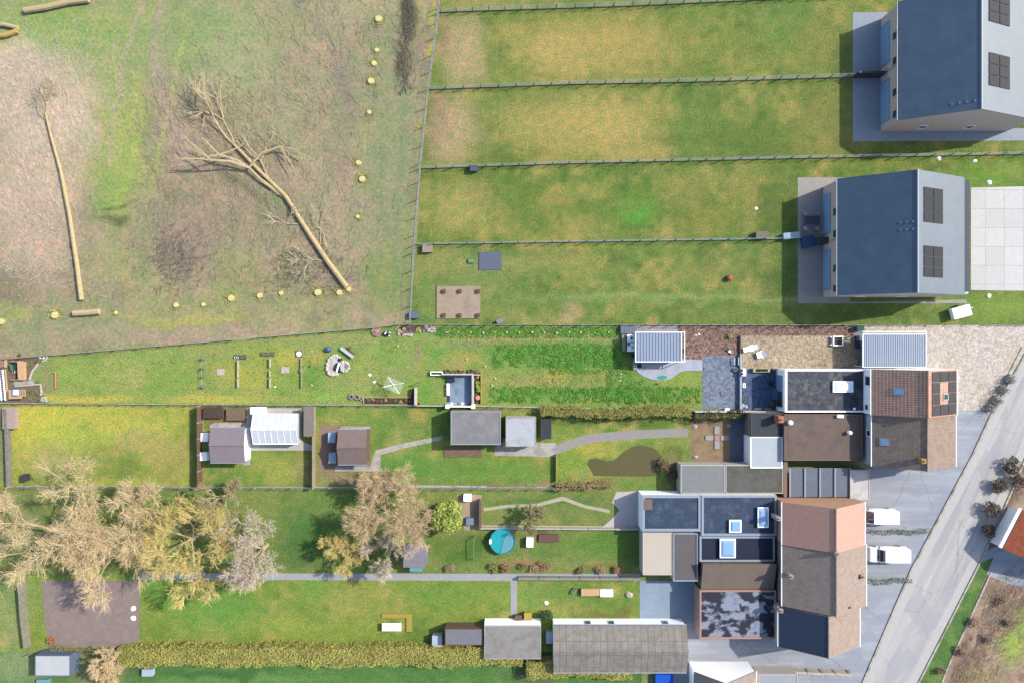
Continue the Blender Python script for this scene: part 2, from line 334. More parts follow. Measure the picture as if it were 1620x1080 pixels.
cover('lawn', ((-60,574),(600,517),(600,640),(-60,636)), .008, '8fa84c', gb, ml, PG, 2.5, warp=5)
cover('lawn', ((600,516),(1112,514),(1112,648),(600,640)), .008, '86a447', gb, ml, PG, 2.5, warp=5)
LINES.clear()
# lawns of the neighbours below
mb_ = [('b5a858', 26, .7), ('5a8428', 18, .55), ('93a03c', 11, .5)]
cover('lawn', ((-80,640),(322,640),(322,768),(-80,768)), .004, 'a5ad3c',
  [(60,670,50,40,'c8c22e',.9),(130,650,80,20,'bcc030',.7),(110,690,60,20,'a8bd35',.6),(200,670,70,20,'bcbd3c',.7),(80,730,40,30,'b0a866',.8),(180,735,50,25,'84963f',.7),(230,700,50,20,'b0a65c',.7),(270,720,40,30,'a5a052',.7),(305,700,6,70,'5e7a30',.7),(120,755,150,6,'7c9048',.5),(0,700,12,70,'7f8a66',.9),(205,740,20,18,'638a34',.7)], mb_, PL)
cover('lawn', ((322,640),(1100,645),(1100,775),(322,770)), .004, '6f943a',
  [(350,655,50,16,'8f6f52',.9),(440,740,50,20,'9ca83c',.9),(480,670,16,60,'8a8a44',.7),(400,735,30,20,'8a9a44',.5),(570,665,40,20,'7ea03c',.8),(640,660,50,25,'5e8a34',.7),(665,655,20,14,'b0a44a',.7),(640,740,70,30,'5d9a34',.9),(730,735,60,15,'5f9238',.7),(530,740,60,14,'a08468',.8),(555,760,60,10,'a98e72',.8),(800,740,60,16,'6e9a30',.8),(860,670,40,16,'83a02e',.7),(900,675,30,10,'7f9a34',.6),(960,665,100,6,'3f5a28',.7),(930,710,50,14,'b0ae3c',.8),(900,735,25,20,'86a52e',.8),(1065,715,20,14,'5f7c22',.8),(760,765,140,5,'8a7a5a',.6),(870,768,90,5,'a78d68',.8),(980,758,60,5,'8d8a48',.7),(1070,750,18,24,'8a7460',.9),(855,720,8,24,'b0984a',.7)], mb_, PL)  # dark strip under the olive hedge is hedge shadow put into the colour
cover('lawn', ((-80,768),(1025,772),(1025,912),(-80,910)), .0, '7e9144',
  [(300,790,60,14,'6f9146',.7),(490,830,50,40,'4f8034',.9),(520,790,40,20,'6c9440',.7),(480,870,60,30,'3f7030',.7),(580,880,14,30,'2f5a2a',.8),(250,830,60,20,'9b8a6a',.5),(860,790,90,8,'4f8030',.7),(880,805,60,12,'6c8a40',.6),(930,790,40,10,'6f8444',.6),(740,870,50,18,'4c7a1e',.9),(860,870,60,16,'66883a',.6),(950,860,70,20,'5a8c2c',.8),(830,893,40,6,'a8805e',.7),(950,898,60,5,'8a7448',.6),(770,850,60,8,'3a5a1c',.6),(20,840,60,50,'b5a080',.4),(860,850,25,6,'6f4f4a',.8)], [('9a9a50', 30, .5), ('4f7c30', 26, .5)], PL)  # darkest green, lower left of the bare trees, is painted tree shade
cover('lawn', ((-80,910),(1015,912),(1015,1030),(-80,1030)), .004, '7f9a34',
  [(20,960,30,70,'9aa668',.8),(20,930,30,30,'6f9450',.6),(250,930,30,30,'5c9a26',.8),(330,970,60,40,'6ea036',.8),(370,960,50,20,'5f9c38',.7),(560,950,60,40,'9aa044',.7),(450,990,60,20,'93a834',.7),(500,930,25,20,'63a030',.6),(620,960,50,20,'8f9a38',.6),(700,940,60,25,'6f9a34',.7),(660,1000,30,25,'4f7a24',.6),(560,1000,50,20,'86a02a',.6),(830,950,30,20,'74a03c',.7),(900,940,60,20,'64923a',.7),(960,970,50,8,'7a6a3c',.7),(980,955,30,14,'5f8a30',.6)], mb_, PL)
cover('lawn', ((-80,1030),(1015,1030),(1015,1200),(-80,1200)), .0, '52843c',
  [(30,1050,50,40,'8a9e6a',.9),(130,1060,30,30,'8a8562',.8),(170,1060,26,30,'b59d74',.8),(190,1045,40,20,'55604a',.6),(330,1065,100,10,'3c6e30',.8),(400,1078,150,8,'6c9a4c',.7),(330,1080,60,12,'5c9048',.7),(850,1065,50,10,'6b5c48',.6)], [('6c9a4c', 30, .4)], PL)  # dark green band below the long hedge is its painted shadow
# ------------------------------------------------------------------ flat sheets of the setting
def P(pts, h=0): return [(X(a, h), Y(b, h)) for a, b in pts]
def sheet(name, pts, z, m): return tag(obj(name, MB().sheet(P(pts), z), m), kind='structure')
def slab(name, pts, z0, z1, m): return tag(obj(name, MB().prism(P(pts), z0, z1), m), kind='structure')
ASPH = M('road_asphalt', A('bdbcbd'), .07, .5, stain=A('b0afb2'))
ASPB = M('forecourt_asphalt', A('b2b6bd'), .08, .6, stain=A('a3a8b1'))
GUT = M('road_gutter', A('cdcac6'), .07, 1)
GRAVEL = speckle('beige_gravel', [A('d2c6b8'), A('e8ded2'), A('bfb3a6'), A('f4ece2'), A('dccfc2')], 5.5, .03, patch=(.97,.93,.86))
GRAVEL2 = speckle('brown_gravel', [A('b5a084'), A('d6c3a4'), A('9c8a72'), A('e6d6ba'), A('c4b294')], 6.5, .03, patch=(.72,.72,.74), pscale=.25)
MULCH = speckle('bark_mulch', [A('6b5148'), A('a98d7e'), A('57423a'), A('c4a796'), A('8f7266')], 6.5, .05, patch=(.75,.7,.72))
PAV1 = bricks('slate_pavers', (A('6f7b8e'), A('96a1b1')), .36, .3, .012, A('5c6678'), .5, .004, stain=None, var=.15)
PAV2 = bricks('shaded_slate_pavers', (A('42587a'), A('66799a')), .36, .3, .012, A('3c4f6c'), .5, .004, var=.15)  # paver copy darkened and blued to carry the extension's shade
PAV3 = bricks('grey_slab_pavers', (A('a7a4a8'), A('b9b3b4')), 1.0, .9, .02, A('8a8588'), 0, .004, var=.1)
DRIVE = bricks('pale_drive_slabs', (A('d9d7d3'), A('e3e1dd')), 2.6, 2.6, .03, A('b9b7b2'), 0, .004, var=.05)
PLOT_SOIL = M('ploughed_soil', A('a08f88'), .18, 1.2, .95, bmp=.05, stain=A('94847d'))
def roadmat(name, c, rot, st):
    m, t, b = newmat(name, .85, 0, .3); mp = nd(t, 'ShaderNodeMapping'); mp.inputs['Rotation'].default_value = (0, 0, rot); t.links.new(pos(t), mp.inputs[0]); v = mp.outputs[0]
    f = noise(t, v, 1.0, 4, .6, (.05, .9, 1)); col = ramp(t, f, [(.35, sc(c, .82)), (.65, sc(c, 1.14))])
    f2 = noise(t, v, .35, 3, .5, (.5, 1, 1)); col = mix(t, ramp(t, f2, [(.5, (0,0,0)), (.54, (.7,.7,.7))]), col, st)
    f3 = noise(t, v, 9, 3); col = mix(t, .5, col, ramp(t, f3, [(.3, [.8]*3), (.7, [1.2]*3)]), 'MULTIPLY')
    w_ = nd(t, 'ShaderNodeTexVoronoi', feature='DISTANCE_TO_EDGE'); w_.inputs['Scale'].default_value = .16; dm = nd(t, 'ShaderNodeMix', data_type='VECTOR'); dm.inputs[0].default_value = .35; t.links.new(v, dm.inputs[4])
    nn = nd(t, 'ShaderNodeTexNoise'); nn.inputs['Scale'].default_value = .8; t.links.new(v, nn.inputs[0]); t.links.new(nn.outputs['Color'], dm.inputs[5]); t.links.new(dm.outputs[1], w_.inputs['Vector'])
    col = mix(t, ramp(t, w_.outputs['Distance'], [(.0, (.45,.45,.45)), (.006, (0,0,0))]), col, sc(c, .45))
    t.links.new(col, b.inputs['Base Color']); return m
ASPH = roadmat('road_asphalt', A('c4c2c0'), R(-64), A('b4b4b8')); ASPB = roadmat('forecourt_asphalt', A('b0b5be'), 0, A('a2a8b4'))
sheet('forecourt', [(1380,650),(1580,649),(1454,905),(1366,1110),(1085,1110),(1012,990),(1085,975),(1300,960),(1345,960),(1345,780),(1240,780),(1240,740),(1380,740)], .012, ASPB)
sheet('drive', [(1352,515),(1700,514),(1640,540),(1566,649),(1352,649)], .014, GRAVEL)
road_l = [(1700,430),(1622,560),(1568,656),(1540,717),(1442,900),(1368,1072),(1330,1165)]
road_r = [(1810,430),(1715,560),(1640,680),(1600,775),(1552,884),(1452,1080),(1415,1165)]
sheet('road', road_l + road_r[::-1], .02, ASPH)
def strip(name, line, off0, off1, z0, z1, m):
    a = [(x+off0, y) for x, y in line]; b = [(x+off1, y) for x, y in line]
    mbx = MB()
    for i in range(len(line)-1):
        mbx.prism(P([a[i], a[i+1], b[i+1], b[i]]), z0, z1)
    return tag(obj(name, mbx, m), kind='structure')
strip('road_edge', road_l, 2, 16, .02, .026, GUT)
strip('road_edge', road_r, -16, -2, .02, .026, GUT)
strip('kerb', road_l, -2, 1, 0, .13, CONCP)
strip('kerb', road_r, -1, 2, 0, .13, CONCP)
strip('kerb', [(1622,548),(1571,650)], -6, -4, 0, .1, CONCP)
cover('verge', ((1552,890),(1572,880),(1472,1130),(1440,1100)), .03, '55803c', [], [('7a9a4c', 18, .6)], PL)
cover('flower_bed', ((1640,560),(1900,560),(1900,1160),(1440,1160)), .0, 'ab8f80', [(1590,750,30,60,'5b4d42',.9),(1560,820,30,50,'51473f',.9),(1610,1010,30,40,'9cb83c',.95),(1550,960,40,30,'b59a86',.8),(1500,1040,30,40,'9c8474',.7),(1550,1070,30,16,'a3a05a',.8),(1580,930,40,20,'86705f',.6)], [('7c6354', 16, .8), ('c4ab94', 20, .7)], PM, 3)
sheet('drive', [(1556,872),(1580,862),(1660,860),(1660,940),(1600,925),(1553,905)], .016, ASPB)
strip('kerb', [(1546,905),(1482,1045),(1462,1095)], 20, 23, 0, .1, CONCP)
sheet('drive', [(1536,297),(1760,292),(1760,462),(1536,459)], .016, DRIVE)
sheet('terrace', [(1262,281),(1345,281),(1345,478),(1528,474),(1530,480),(1262,480)], .018, M('grey_terrace_slabs', A('b0a9a2'), .12, 1.2))
sheet('terrace', [(1349,20),(1430,20),(1430,205),(1760,202),(1760,222),(1349,224)], .018, M('blue_terrace_slabs', A('a3adb8'), .1, 1.2))
sheet('mulch_bed', [(1072,515),(1350,514),(1350,531),(1171,531),(1171,566),(1111,566),(1111,572),(1072,572)], .016, MULCH)
tag(obj('gravel_terrace', MB().prism(P([(1171,531),(1356,531),(1356,583),(1171,583)]), 0, .1), GRAVEL2), kind='structure')
sheet('paved_terrace', [(1111,562),(1169,562),(1169,646),(1111,646)], .03, PAV1)
sheet('paved_terrace', [(1171,583),(1232,583),(1232,648),(1171,648)], .02, PAV2)
sheet('side_yard', [(1350,515),(1366,515),(1366,582),(1350,582)], .03, M('side_yard_concrete', A('8c94a0'), .2, 1))
pc = [(1001,574),(1005,583),(1010,590),(1018,595),(1028,599),(1040,601),(1052,601),(1062,598),(1070,592),(1076,588),(1083,586),(1111,586),(1111,569),(1080,568),(1003,568)]
slab('curved_patio', pc, 0, .08, CONCB)
sheet('paving', [(998,515),(1072,515),(1072,530),(998,530)], .02, PAV3)
sheet('soil_bed', [(-60,570),(20,566),(68,562),(66,572),(55,580),(48,600),(64,604),(66,622),(74,630),(74,637),(-60,637)], .016, SOIL)
sheet('garden_path', [(22,602),(55,601),(55,607),(22,609)], .03, CONC)
sheet('ploughed_plot', [(66,917),(222,917),(220,1024),(78,1023),(70,980)], .012, PLOT_SOIL)
sheet('garden_path', [(594,712),(640,700),(700,689),(700,695),(645,707),(602,719),(602,745),(530,745),(530,737),(586,737)], .012, CONC)
sheet('garden_path', [(790,712),(858,712),(905,694),(935,686),(1000,680),(1088,677),(1088,690),(1000,694),(940,699),(915,705),(870,722),(790,720)], .012, M('grey_path', A('a8a29c'), .12, 2))
sheet('paving', [(390,645),(478,645),(478,698),(495,704),(495,712),(390,712)], .012, M('pale_paving', A('cfc8bf'), .12, 1.5))
sheet('paving', [(332,672),(340,668),(392,668),(396,735),(386,735),(332,680)], .010, CONC)
sheet('paving', [(505,672),(586,672),(586,745),(505,745)], .008, M('brown_yard', A('9c8675'), .2, 1.5))
sheet('patio', [(1092,662),(1180,662),(1180,735),(1092,735)], .012, M('ochre_patio', A('a38a68'), .25, .8, stain=A('80705c')))
sheet('patio', [(1155,655),(1190,655),(1190,740),(1155,740)], .016, M('blue_patio', A('6f7788'), .2, .8))
sheet('patio', [(975,778),(1015,776),(1017,838),(950,836),(968,820),(980,806),(968,794)], .014, M('pink_white_patio', A('d6ccca'), .12, .8))
sheet('patio', [(1012,918),(1112,918),(1112,985),(1012,985)], .016, M('blue_grey_patio', A('9fb0c4'), .15, .5))
for pts in ([(764,803),(800,798),(850,796),(888,785),(892,785),(925,798),(965,806),(965,811),(925,803),(890,791),(850,801),(800,803),(766,808)], [(760,830),(1015,832),(1015,838),(760,836)]):
    sheet('garden_path', pts, .012, M('pale_path', A('c4bda0'), .12, 2))
tag(obj('garden_path', MB().sheet(P([(218,906),(1012,907),(1012,917),(818,918),(818,972),(808,972),(808,918),(218,916)]), .014), M('slab_path', A('b3b2b4'), .15, 1.2)), kind='structure')
sheet('garden_path', [(560,766),(770,768),(770,771),(560,770)], .012, CONC)
sheet('worn_path', [(656,545),(662,545),(663,571),(657,571)], .014, M('worn_soil', A('a38e6e'), .25, 3))
# pool of brown water
pond = [(930,735),(932,726),(942,724),(960,729),(972,727),(985,716),(1000,706),(1018,704),(1036,709),(1047,722),(1048,740),(1040,752),(1010,753),(940,752)]
tag(obj('pond', MB().sheet(P(pond), .03), M('murky_water', A('6e6840'), .08, .4, .3)), kind='structure')

# ------------------------------------------------------------------ builders
def fence(label, pts, hgt=1.2, every=2.3, base=CONCP, baseh=.25, basew=.07, board=None, postm=CONCP, gap=None, group=None, wires=4, name='fence', cat='fence', pw=.09):
    """posts on a line with a low concrete plank and wires, or boards"""
    w = [Vector((X(a), Y(b), 0)) for a, b in pts]; c = sum(w, Vector())/len(w)
    t = thing(name, label, cat, c.x, c.y, 0, group)
    planks = []; wr = MB(); posts = []; rnd = random.Random(int(pts[0][0]*7+pts[0][1]))
    for p, q in zip(w, w[1:]):
        d = q-p; n = max(1, round(d.length/every)); u = d.normalized(); a = math.atan2(u.y, u.x)
        for i in range(n+1):
            if i == n and q is not w[-1]: continue
            posts.append((p+d*i/n, a))
        for i in range(n):
            if gap and rnd.random() < gap: continue
            m0 = p+d*((i+.5)/n); hh = baseh if not board else hgt
            planks.append(MB().cbox(m0.x, m0.y, 0, d.length/n-.1, basew, hh*rnd.uniform(.95, 1.0), a+rnd.uniform(-.006, .006)))
        if not board:
            for k in range(wires):
                z = baseh+(hgt-baseh)*(k+1)/wires; wr.tube((p.x, p.y, z), (q.x, q.y, z), .012, .012, 3)
    for b in planks[:100]: obj('panel' if board else 'base_plank', b, board or base, t)
    if wr.v: obj('wire', wr, GREYM, t)
    pm = None
    for p, a in posts[:100]:
        if pm is None:
            o = obj('post', MB().cbox(p.x, p.y, 0, pw, pw, hgt, a), postm, t); pm = o
        else:
            o = pm.copy(); COL.objects.link(o); o.parent = t; o.location = Vector((p.x, p.y, 0))-wloc(t)
    return t
def shrub(name, label, px, py, r, hgt, m, seed=1, n=None, ls=.09, group=None, cat='shrub'):
    rnd = random.Random(seed); x, y = X(px, hgt*.6), Y(py, hgt*.6); mbx = MB(); n = n or int(500*r*r+120)
    lobes = [(rnd.uniform(-.45,.45)*r, rnd.uniform(-.45,.45)*r, rnd.uniform(.4,.75)*hgt, rnd.uniform(.35,.62)) for _ in range(7)]
    for i in range(n):
        lx, ly, lz, lr = rnd.choice(lobes); a = rnd.uniform(0, 6.28); e = rnd.uniform(-1, 1); k = rnd.uniform(.6, 1)
        s_ = math.sqrt(1-e*e); mbx.leaf(x+lx+lr*r*k*s_*math.cos(a), y+ly+lr*r*k*s_*math.sin(a), max(.03, lz+lr*hgt*.5*k*e), ls*rnd.uniform(.6, 1.3), rnd)
    st = MB()
    for i in range(5):
        a = rnd.uniform(0, 6.28); st.tube((x, y, 0), (x+math.cos(a)*r*.5, y+math.sin(a)*r*.5, hgt*.7), .02, .008, 4)
    t = thing(name, label, cat, x, y, 0, group); obj('foliage', mbx, m, t); obj('stem', st, DWOOD, t); return t
def hedge(label, x0, y0, x1, y1, hgt, m, seed=3, dens=26, ls=.1):
    dens *= 2.6; ph = seed*1.3
    """photo rectangle at the hedge top"""
    rnd = random.Random(seed); a0, a1, b0, b1 = X(x0, hgt), X(x1, hgt), Y(y1, hgt), Y(y0, hgt); mbx = MB(); ax = a1-a0; by = b1-b0
    n = int(ax*by*dens+2*(ax+by)*hgt*dens*.5)
    for i in range(n):
        if rnd.random() < ax*by/(ax*by+2*(ax+by)*hgt*.5):
            x, y, z = rnd.uniform(a0, a1), rnd.uniform(b0, b1), hgt-.05+abs(rnd.gauss(0, .07))
        else:
            z = rnd.uniform(.05, hgt)
            if rnd.random() < ax/(ax+by): x = rnd.uniform(a0, a1); y = rnd.choice((b0, b1))+rnd.gauss(0, .07)
            else: y = rnd.uniform(b0, b1); x = rnd.choice((a0, a1))+rnd.gauss(0, .07)
        y += .16*math.sin(x*.45+ph)+.1*math.sin(x*1.7)+.08*math.sin(x*4.1); z += (.1+.1*math.sin(x*.8+ph))*(z > hgt-.3); mbx.leaf(x, y, max(.03, z), ls*rnd.uniform(.6, 1.3), rnd)
    t = thing('hedge', label, 'hedge', (a0+a1)/2, (b0+b1)/2)
    obj('foliage', mbx, m, t); obj('core', MB().box(a0+.25, b0+.22, 0, a1-.25, b1-.22, hgt-.16), M('hedge_core', A('a8a258'), .3, 2.0, bmp=.08), t); return t
def branch(mbx, tw, p, d, L, r, depth, rnd, nt=7, up=.25, tl=1.0, kids=3):
    q = p
    segs = 3 if depth > 1 else 2
    for i in range(segs):
        d2 = (d+Vector((rnd.gauss(0, .16), rnd.gauss(0, .16), rnd.gauss(0, .1)+up*.12))).normalized()
        n = q+d2*(L/segs); mbx.tube(q, n, r*(1-.25*i/segs), r*(1-.25*(i+1)/segs), 5 if r > .06 else 3); q = n; d = d2
        if depth <= 2:
            for k in range(nt):
                v = (d+Vector((rnd.gauss(0, .7), rnd.gauss(0, .7), rnd.gauss(0, .5)+.15))).normalized()
                l = rnd.uniform(.4, 1)*tl; e = q+v*l; tw.tube(q-d*rnd.random()*L/segs, e, .02*tl**.3+.008, .008, 3)
                if tl < 2.2 and up > 0:
                    for _ in range(rnd.choice((0,1,2))): c_ = q.lerp(e, rnd.uniform(.3, 1.1)); tw.leaf(c_.x+rnd.gauss(0,.08), c_.y+rnd.gauss(0,.08), c_.z, .06, rnd)
                for _ in range(2):
                    v2 = (v+Vector((rnd.gauss(0, .6), rnd.gauss(0, .6), rnd.gauss(0, .4)))).normalized(); f = q.lerp(e, rnd.uniform(.4, 1))
                    tw.tube(f, f+v2*l*.6, .012, .005, 3)
    if depth > 0:
        for k in range(kids):
            d2 = (d+Vector((rnd.gauss(0, .55), rnd.gauss(0, .55), rnd.gauss(0, .3)+up*.3))).normalized()
            branch(mbx, tw, q, d2, L*rnd.uniform(.65, .85), r*.62, depth-1, rnd, nt, up, tl, kids)
def bare_tree(label, px, py, Rr, hgt, seed, twm, bkm, group=None, depth=4, nt=6, limbs=5, kids=3, name='bare_tree'):
    rnd = random.Random(seed); hc = hgt*.65; x, y = X(px, hc), Y(py, hc); tr = MB(); br = MB(); tw = MB()
    th = hgt*.22; r0 = .03*hgt**.9+.05
    tr.tube((x, y, 0), (x+rnd.gauss(0,.1), y+rnd.gauss(0,.1), th), r0*1.25, r0, 10); p = Vector((x, y, th-.1)); L = Rr*.42
    for i in range(limbs):
        a = 6.28*i/limbs+rnd.uniform(-.4, .4); e = rnd.uniform(.35, 1.1)
        d = Vector((math.cos(a)*math.cos(e), math.sin(a)*math.cos(e), math.sin(e)*hgt/Rr*.75)).normalized()
        branch(br, tw, p, d, L*rnd.uniform(.85, 1.15), r0*.55, depth-1, rnd, nt, .3, Rr*.16, kids)
    zs = [v[2] for v in tw.v]; k = (hgt-th)/(max(zs)-th) if zs else 1
    for m_ in (br, tw): m_.v = [(vx, vy, th+(vz-th)*k if vz > th else vz) for vx, vy, vz in m_.v]
    t = thing(name, label, 'tree', x, y, 0, group); obj('trunk', tr, bkm, t); obj('limbs', br, bkm, t); obj('crown', tw, twm, t); return t
def sheetpart(name, pts3, th, m, parent):
    """thin slab from 4 points, thickened downwards"""
    mbx = MB(); n = len(pts3); mbx.add(list(pts3)+[(a, b, c-th) for a, b, c in pts3], [tuple(range(n)), tuple(range(2*n-1, n-1, -1))]+[(i, i+n, (i+1) % n+n, (i+1) % n) for i in range(n)])
    return obj(name, mbx, m, parent)
def gable(name, label, cat, wx, ex, y0, y1, he, rx, hr, roofm, wallm, he2=None, over=.25, axis='y', group=None, ridge_m=None, gutter=WMETAL, rooftex=None):
    """house with ridge running along world y (axis='y') or x. wx/ex: eave photo x (or y), y0/y1 gable photo y (or x), all at eave height"""
    he2 = he if he2 is None else he2
    if axis == 'y': a0, a1, ar, b0, b1 = X(wx, he), X(ex, he2), X(rx, hr), Y(y1, he), Y(y0, he)
    else: a0, a1, ar, b0, b1 = Y(ex, he2), Y(wx, he), Y(rx, hr), X(y0, he), X(y1, he); he, he2 = he2, he
    T = (lambda a, b, z: (a, b, z)) if axis == 'y' else (lambda a, b, z: (b, a, z))
    cx, cy = T((a0+a1)/2, (b0+b1)/2, 0)[:2]; t = thing(name, label, cat, cx, cy, 0, group)
    o = over; A0, A1, B0, B1 = a0+o, a1-o, b0+.02, b1-.02
    s0 = (hr-he)/(ar-a0); s1 = (hr-he2)/(a1-ar); z0 = he+s0*o-.16; z1 = he2+s1*o-.16; zr = hr-.16
    vs = [T(*p) for p in [(A0,B0,0),(A1,B0,0),(A1,B1,0),(A0,B1,0),(A0,B0,z0),(A1,B0,z1),(A1,B1,z1),(A0,B1,z0),(ar,B0,zr),(ar,B1,zr)]]
    fs = [(0,1,5,8,4),(3,7,9,6,2),(0,4,7,3),(1,2,6,5),(4,8,9,7),(5,6,9,8),(0,3,2,1)]
    if axis != 'y': fs = [f[::-1] for f in fs]
    wall = obj('wall', MB().add(vs, fs), wallm, t)
    rf = MB(); th = .12; B0, B1 = b0-.03, b1+.03
    for e, ez in ((a0, he), (a1, he2)):
        q = [T(e, B0, ez), T(ar, B0, hr), T(ar, B1, hr), T(e, B1, ez)]
        n = 4; f = [(0,1,2,3),(7,6,5,4),(0,4,5,1),(1,5,6,2),(2,6,7,3),(3,7,4,0)]
        rf.add(q+[(p[0], p[1], p[2]-th) for p in q], f)
    roof = obj('roof', rf, roofm, t)
    obj('ridge_cap', MB().tube(T(ar, B0-.02, hr+.0), T(ar, B1+.02, hr+.0), .11, .11, 8), ridge_m or roofm, roof)
    for e, ez, sg in ((a0, he, -1), (a1, he2, 1)):
        p0, p1 = T(e+sg*.09, B0, ez-.1), T(e+sg*.09, B1, ez-.1); obj('gutter', MB().tube(p0, p1, .08, .08, 8), gutter, t)
    return t, dict(a0=a0, a1=a1, ar=ar, b0=b0, b1=b1, he=he, he2=he2, hr=hr, T=T, wall=wall, roof=roof)
def on_slope(g, side, s0, s1, c0, c1, lift, th, name, m, parent):
    """box on a slope. s: 0 ridge..1 eave, c: 0..1 along world b0..b1"""
    a, z = (g['a0'], g['he']) if side == 'w' else (g['a1'], g['he2'])
    def pt(s, c, l): return g['T'](g['ar']+(a-g['ar'])*s, g['b0']+(g['b1']-g['b0'])*c, g['hr']+(z-g['hr'])*s+l)
    tp = [pt(s0,c0,lift+th), pt(s1,c0,lift+th), pt(s1,c1,lift+th), pt(s0,c1,lift+th)]; bt = [pt(s0,c0,lift), pt(s1,c0,lift), pt(s1,c1,lift), pt(s0,c1,lift)]
    return obj(name, MB().add(tp+bt, [(0,1,2,3),(7,6,5,4),(0,4,5,1),(1,5,6,2),(2,6,7,3),(3,7,4,0)]), m, parent)
def roof_window(g, side, s, c, ds, dc, pane=BLUEG, frame=None, name='roof_window'):
    f = on_slope(g, side, s-ds, s+ds, c-dc, c+dc, -.02, .12, name, frame or GREYM, g['roof'].parent)
    on_slope(g, side, s-ds*.7, s+ds*.7, c-dc*.7, c+dc*.7, .09, .03, 'pane', pane, f)
def flat(name, label, cat, x0, y0, x1, y1, h, roofm, wallm, par=.15, parw=.22, parm=None, group=None, zin=None, pts=None):
    """flat-roofed building; photo rectangle of the parapet top"""
    pl = pts or [(x0,y0),(x1,y0),(x1,y1),(x0,y1)]; wp = P(pl, h); cx = sum(p[0] for p in wp)/len(wp); cy = sum(p[1] for p in wp)/len(wp)
    t = thing(name, label, cat, cx, cy, 0, group); a = sum(wp[i][0]*wp[(i+1)%len(wp)][1]-wp[(i+1)%len(wp)][0]*wp[i][1] for i in range(len(wp)))
    if a < 0: wp = wp[::-1]
    inn = []; n = len(wp)
    for i in range(n):
        p0, p1, p2 = Vector(wp[i-1]), Vector(wp[i]), Vector(wp[(i+1) % n]); u = (p1-p0).normalized(); v = (p2-p1).normalized()
        nu = Vector((-u.y, u.x)); nv = Vector((-v.y, v.x)); b_ = nu+nv; k = parw/max(.3, (1+nu.dot(nv))); inn.append((p1.x+b_.x*k, p1.y+b_.y*k))
    obj('wall', MB().prism(wp, 0, h-par-.06), wallm, t)
    rf = MB().prism(inn, h-par-.057, h-par); obj('roof', rf, roofm, t)
    if par > 0:
        pm = MB()
        for i in range(n):
            j = (i+1) % n; pm.prism([wp[i], wp[j], inn[j], inn[i]], h-par-.06, h)
        obj('parapet', pm, parm or wallm, t)
    return t
def wallwin(parent, side, c0, c1, z0, z1, at, pane=DARKG, frame=WHITE2, name='window', depth=.06):
    """window on a wall facing w/e (c along y) or n/s (c along x), world coordinates"""
    sg = {'w': -1, 'e': 1, 'n': 1, 's': -1}[side]; f = MB(); p = MB(); b = .07
    def bx(m_, u0, u1, v0, v1, d0, d1):
        if side in 'we': m_.box(at+sg*d0, u0, v0, at+sg*d1, u1, v1)
        else: m_.box(u0, at+sg*d0, v0, u1, at+sg*d1, v1)
    for r in ((c0,c1,z0,z0+b),(c0,c1,z1-b,z1),(c0,c0+b,z0+b,z1-b),(c1-b,c1,z0+b,z1-b)): bx(f, *r, 0, depth)
    fr = obj(name, f, frame, parent); bx(p, c0+b, c1-b, z0+b, z1-b, 0, depth*.5); obj('pane', p, pane, fr); return fr
def corrug(label_parent, x0, y0, x1, y1, z, n, m, depth=.05, along='y', slope=0, name='roof'):
    """corrugated sheet, world rect, n ribs across x (ribs run along y)"""
    mbx = MB(); vs = []; pr = []
    u0, u1 = (x0, x1) if along == 'y' else (y0, y1); st = (u1-u0)/n
    for i in range(n):
        b = u0+i*st; pr += [(b, 0), (b+st*.45, 0), (b+st*.58, depth), (b+st*.87, depth)]
    pr.append((u1, 0)); k = len(pr)
    for (u, h_) in pr:
        for e in (0, 1):
            if along == 'y': vs.append((u, y0 if e == 0 else y1, z+h_+(slope if e else 0)))
            else: vs.append((x0 if e == 0 else x1, u, z+h_+(slope if e else 0)))
    top = len(vs); fs = []
    for i in range(k-1):
        f = (2*i, 2*i+2, 2*i+3, 2*i+1); fs.append(f if along == 'y' else f[::-1])
    mbx.add(vs, fs); vs2 = [(a, b, c-.02) for a, b, c in vs]; mbx.add(vs2, [f[::-1] for f in fs])
    return obj(name, mbx, m, label_parent)
def skylight(parent, x0, y0, x1, y1, h, pane=BLUEG, frame=WHITE, z=None):
    """dome or box roof light on a flat roof; photo rectangle"""
    a0, a1, b0, b1 = X(x0, h), X(x1, h), Y(y1, h), Y(y0, h)
    f = obj('roof_light', MB().box(a0, b0, h-.22, a1, b1, h), frame, parent); i = .14
    mbx = MB(); z0 = h+.004; cx, cy = (a0+a1)/2, (b0+b1)/2; p = [(a0+i,b0+i),(a1-i,b0+i),(a1-i,b1-i),(a0+i,b1-i)]; q = [(cx+(x-cx)*.7, cy+(y-cy)*.7) for x, y in p]
    mbx.add([(x,y,z0) for x,y in p]+[(x,y,z0+.12) for x,y in q], [(4,5,6,7)]+[(k,(k+1)%4,4+(k+1)%4,4+k) for k in range(4)]); obj('pane', mbx, pane, f); return f
def chimney(parent, px, py, zt, sx=.5, sy=.5, m=BRICKW, base=3):
    c = obj('chimney', MB().cbox(X(px, zt), Y(py, zt), base, sx, sy, zt-base), m, parent)
    obj('pot', MB().lathe(X(px, zt), Y(py, zt), [(.12, zt+.0), (.11, zt+.3)], 10), TERRA, c)
def pot(name, label, px, py, r, hgt, m, soil=True, group=None, z=0, cat='pot', plant=None):
    x, y = X(px), Y(py); t = thing(name, label, cat, x, y, z, group)
    obj('bowl', MB().lathe(x, y, [(r*.7, z), (r, z+hgt), (r, z+hgt+.02), (r*.85, z+hgt+.02), (r*.8, z+hgt-.05), (0.01, z+hgt-.05)], 16), m, t)
    obj('soil', MB().lathe(x, y, [(r*.78, z+hgt-.048), (r*.78, z+hgt-.03)], 12), plant or DSOIL, t); return t
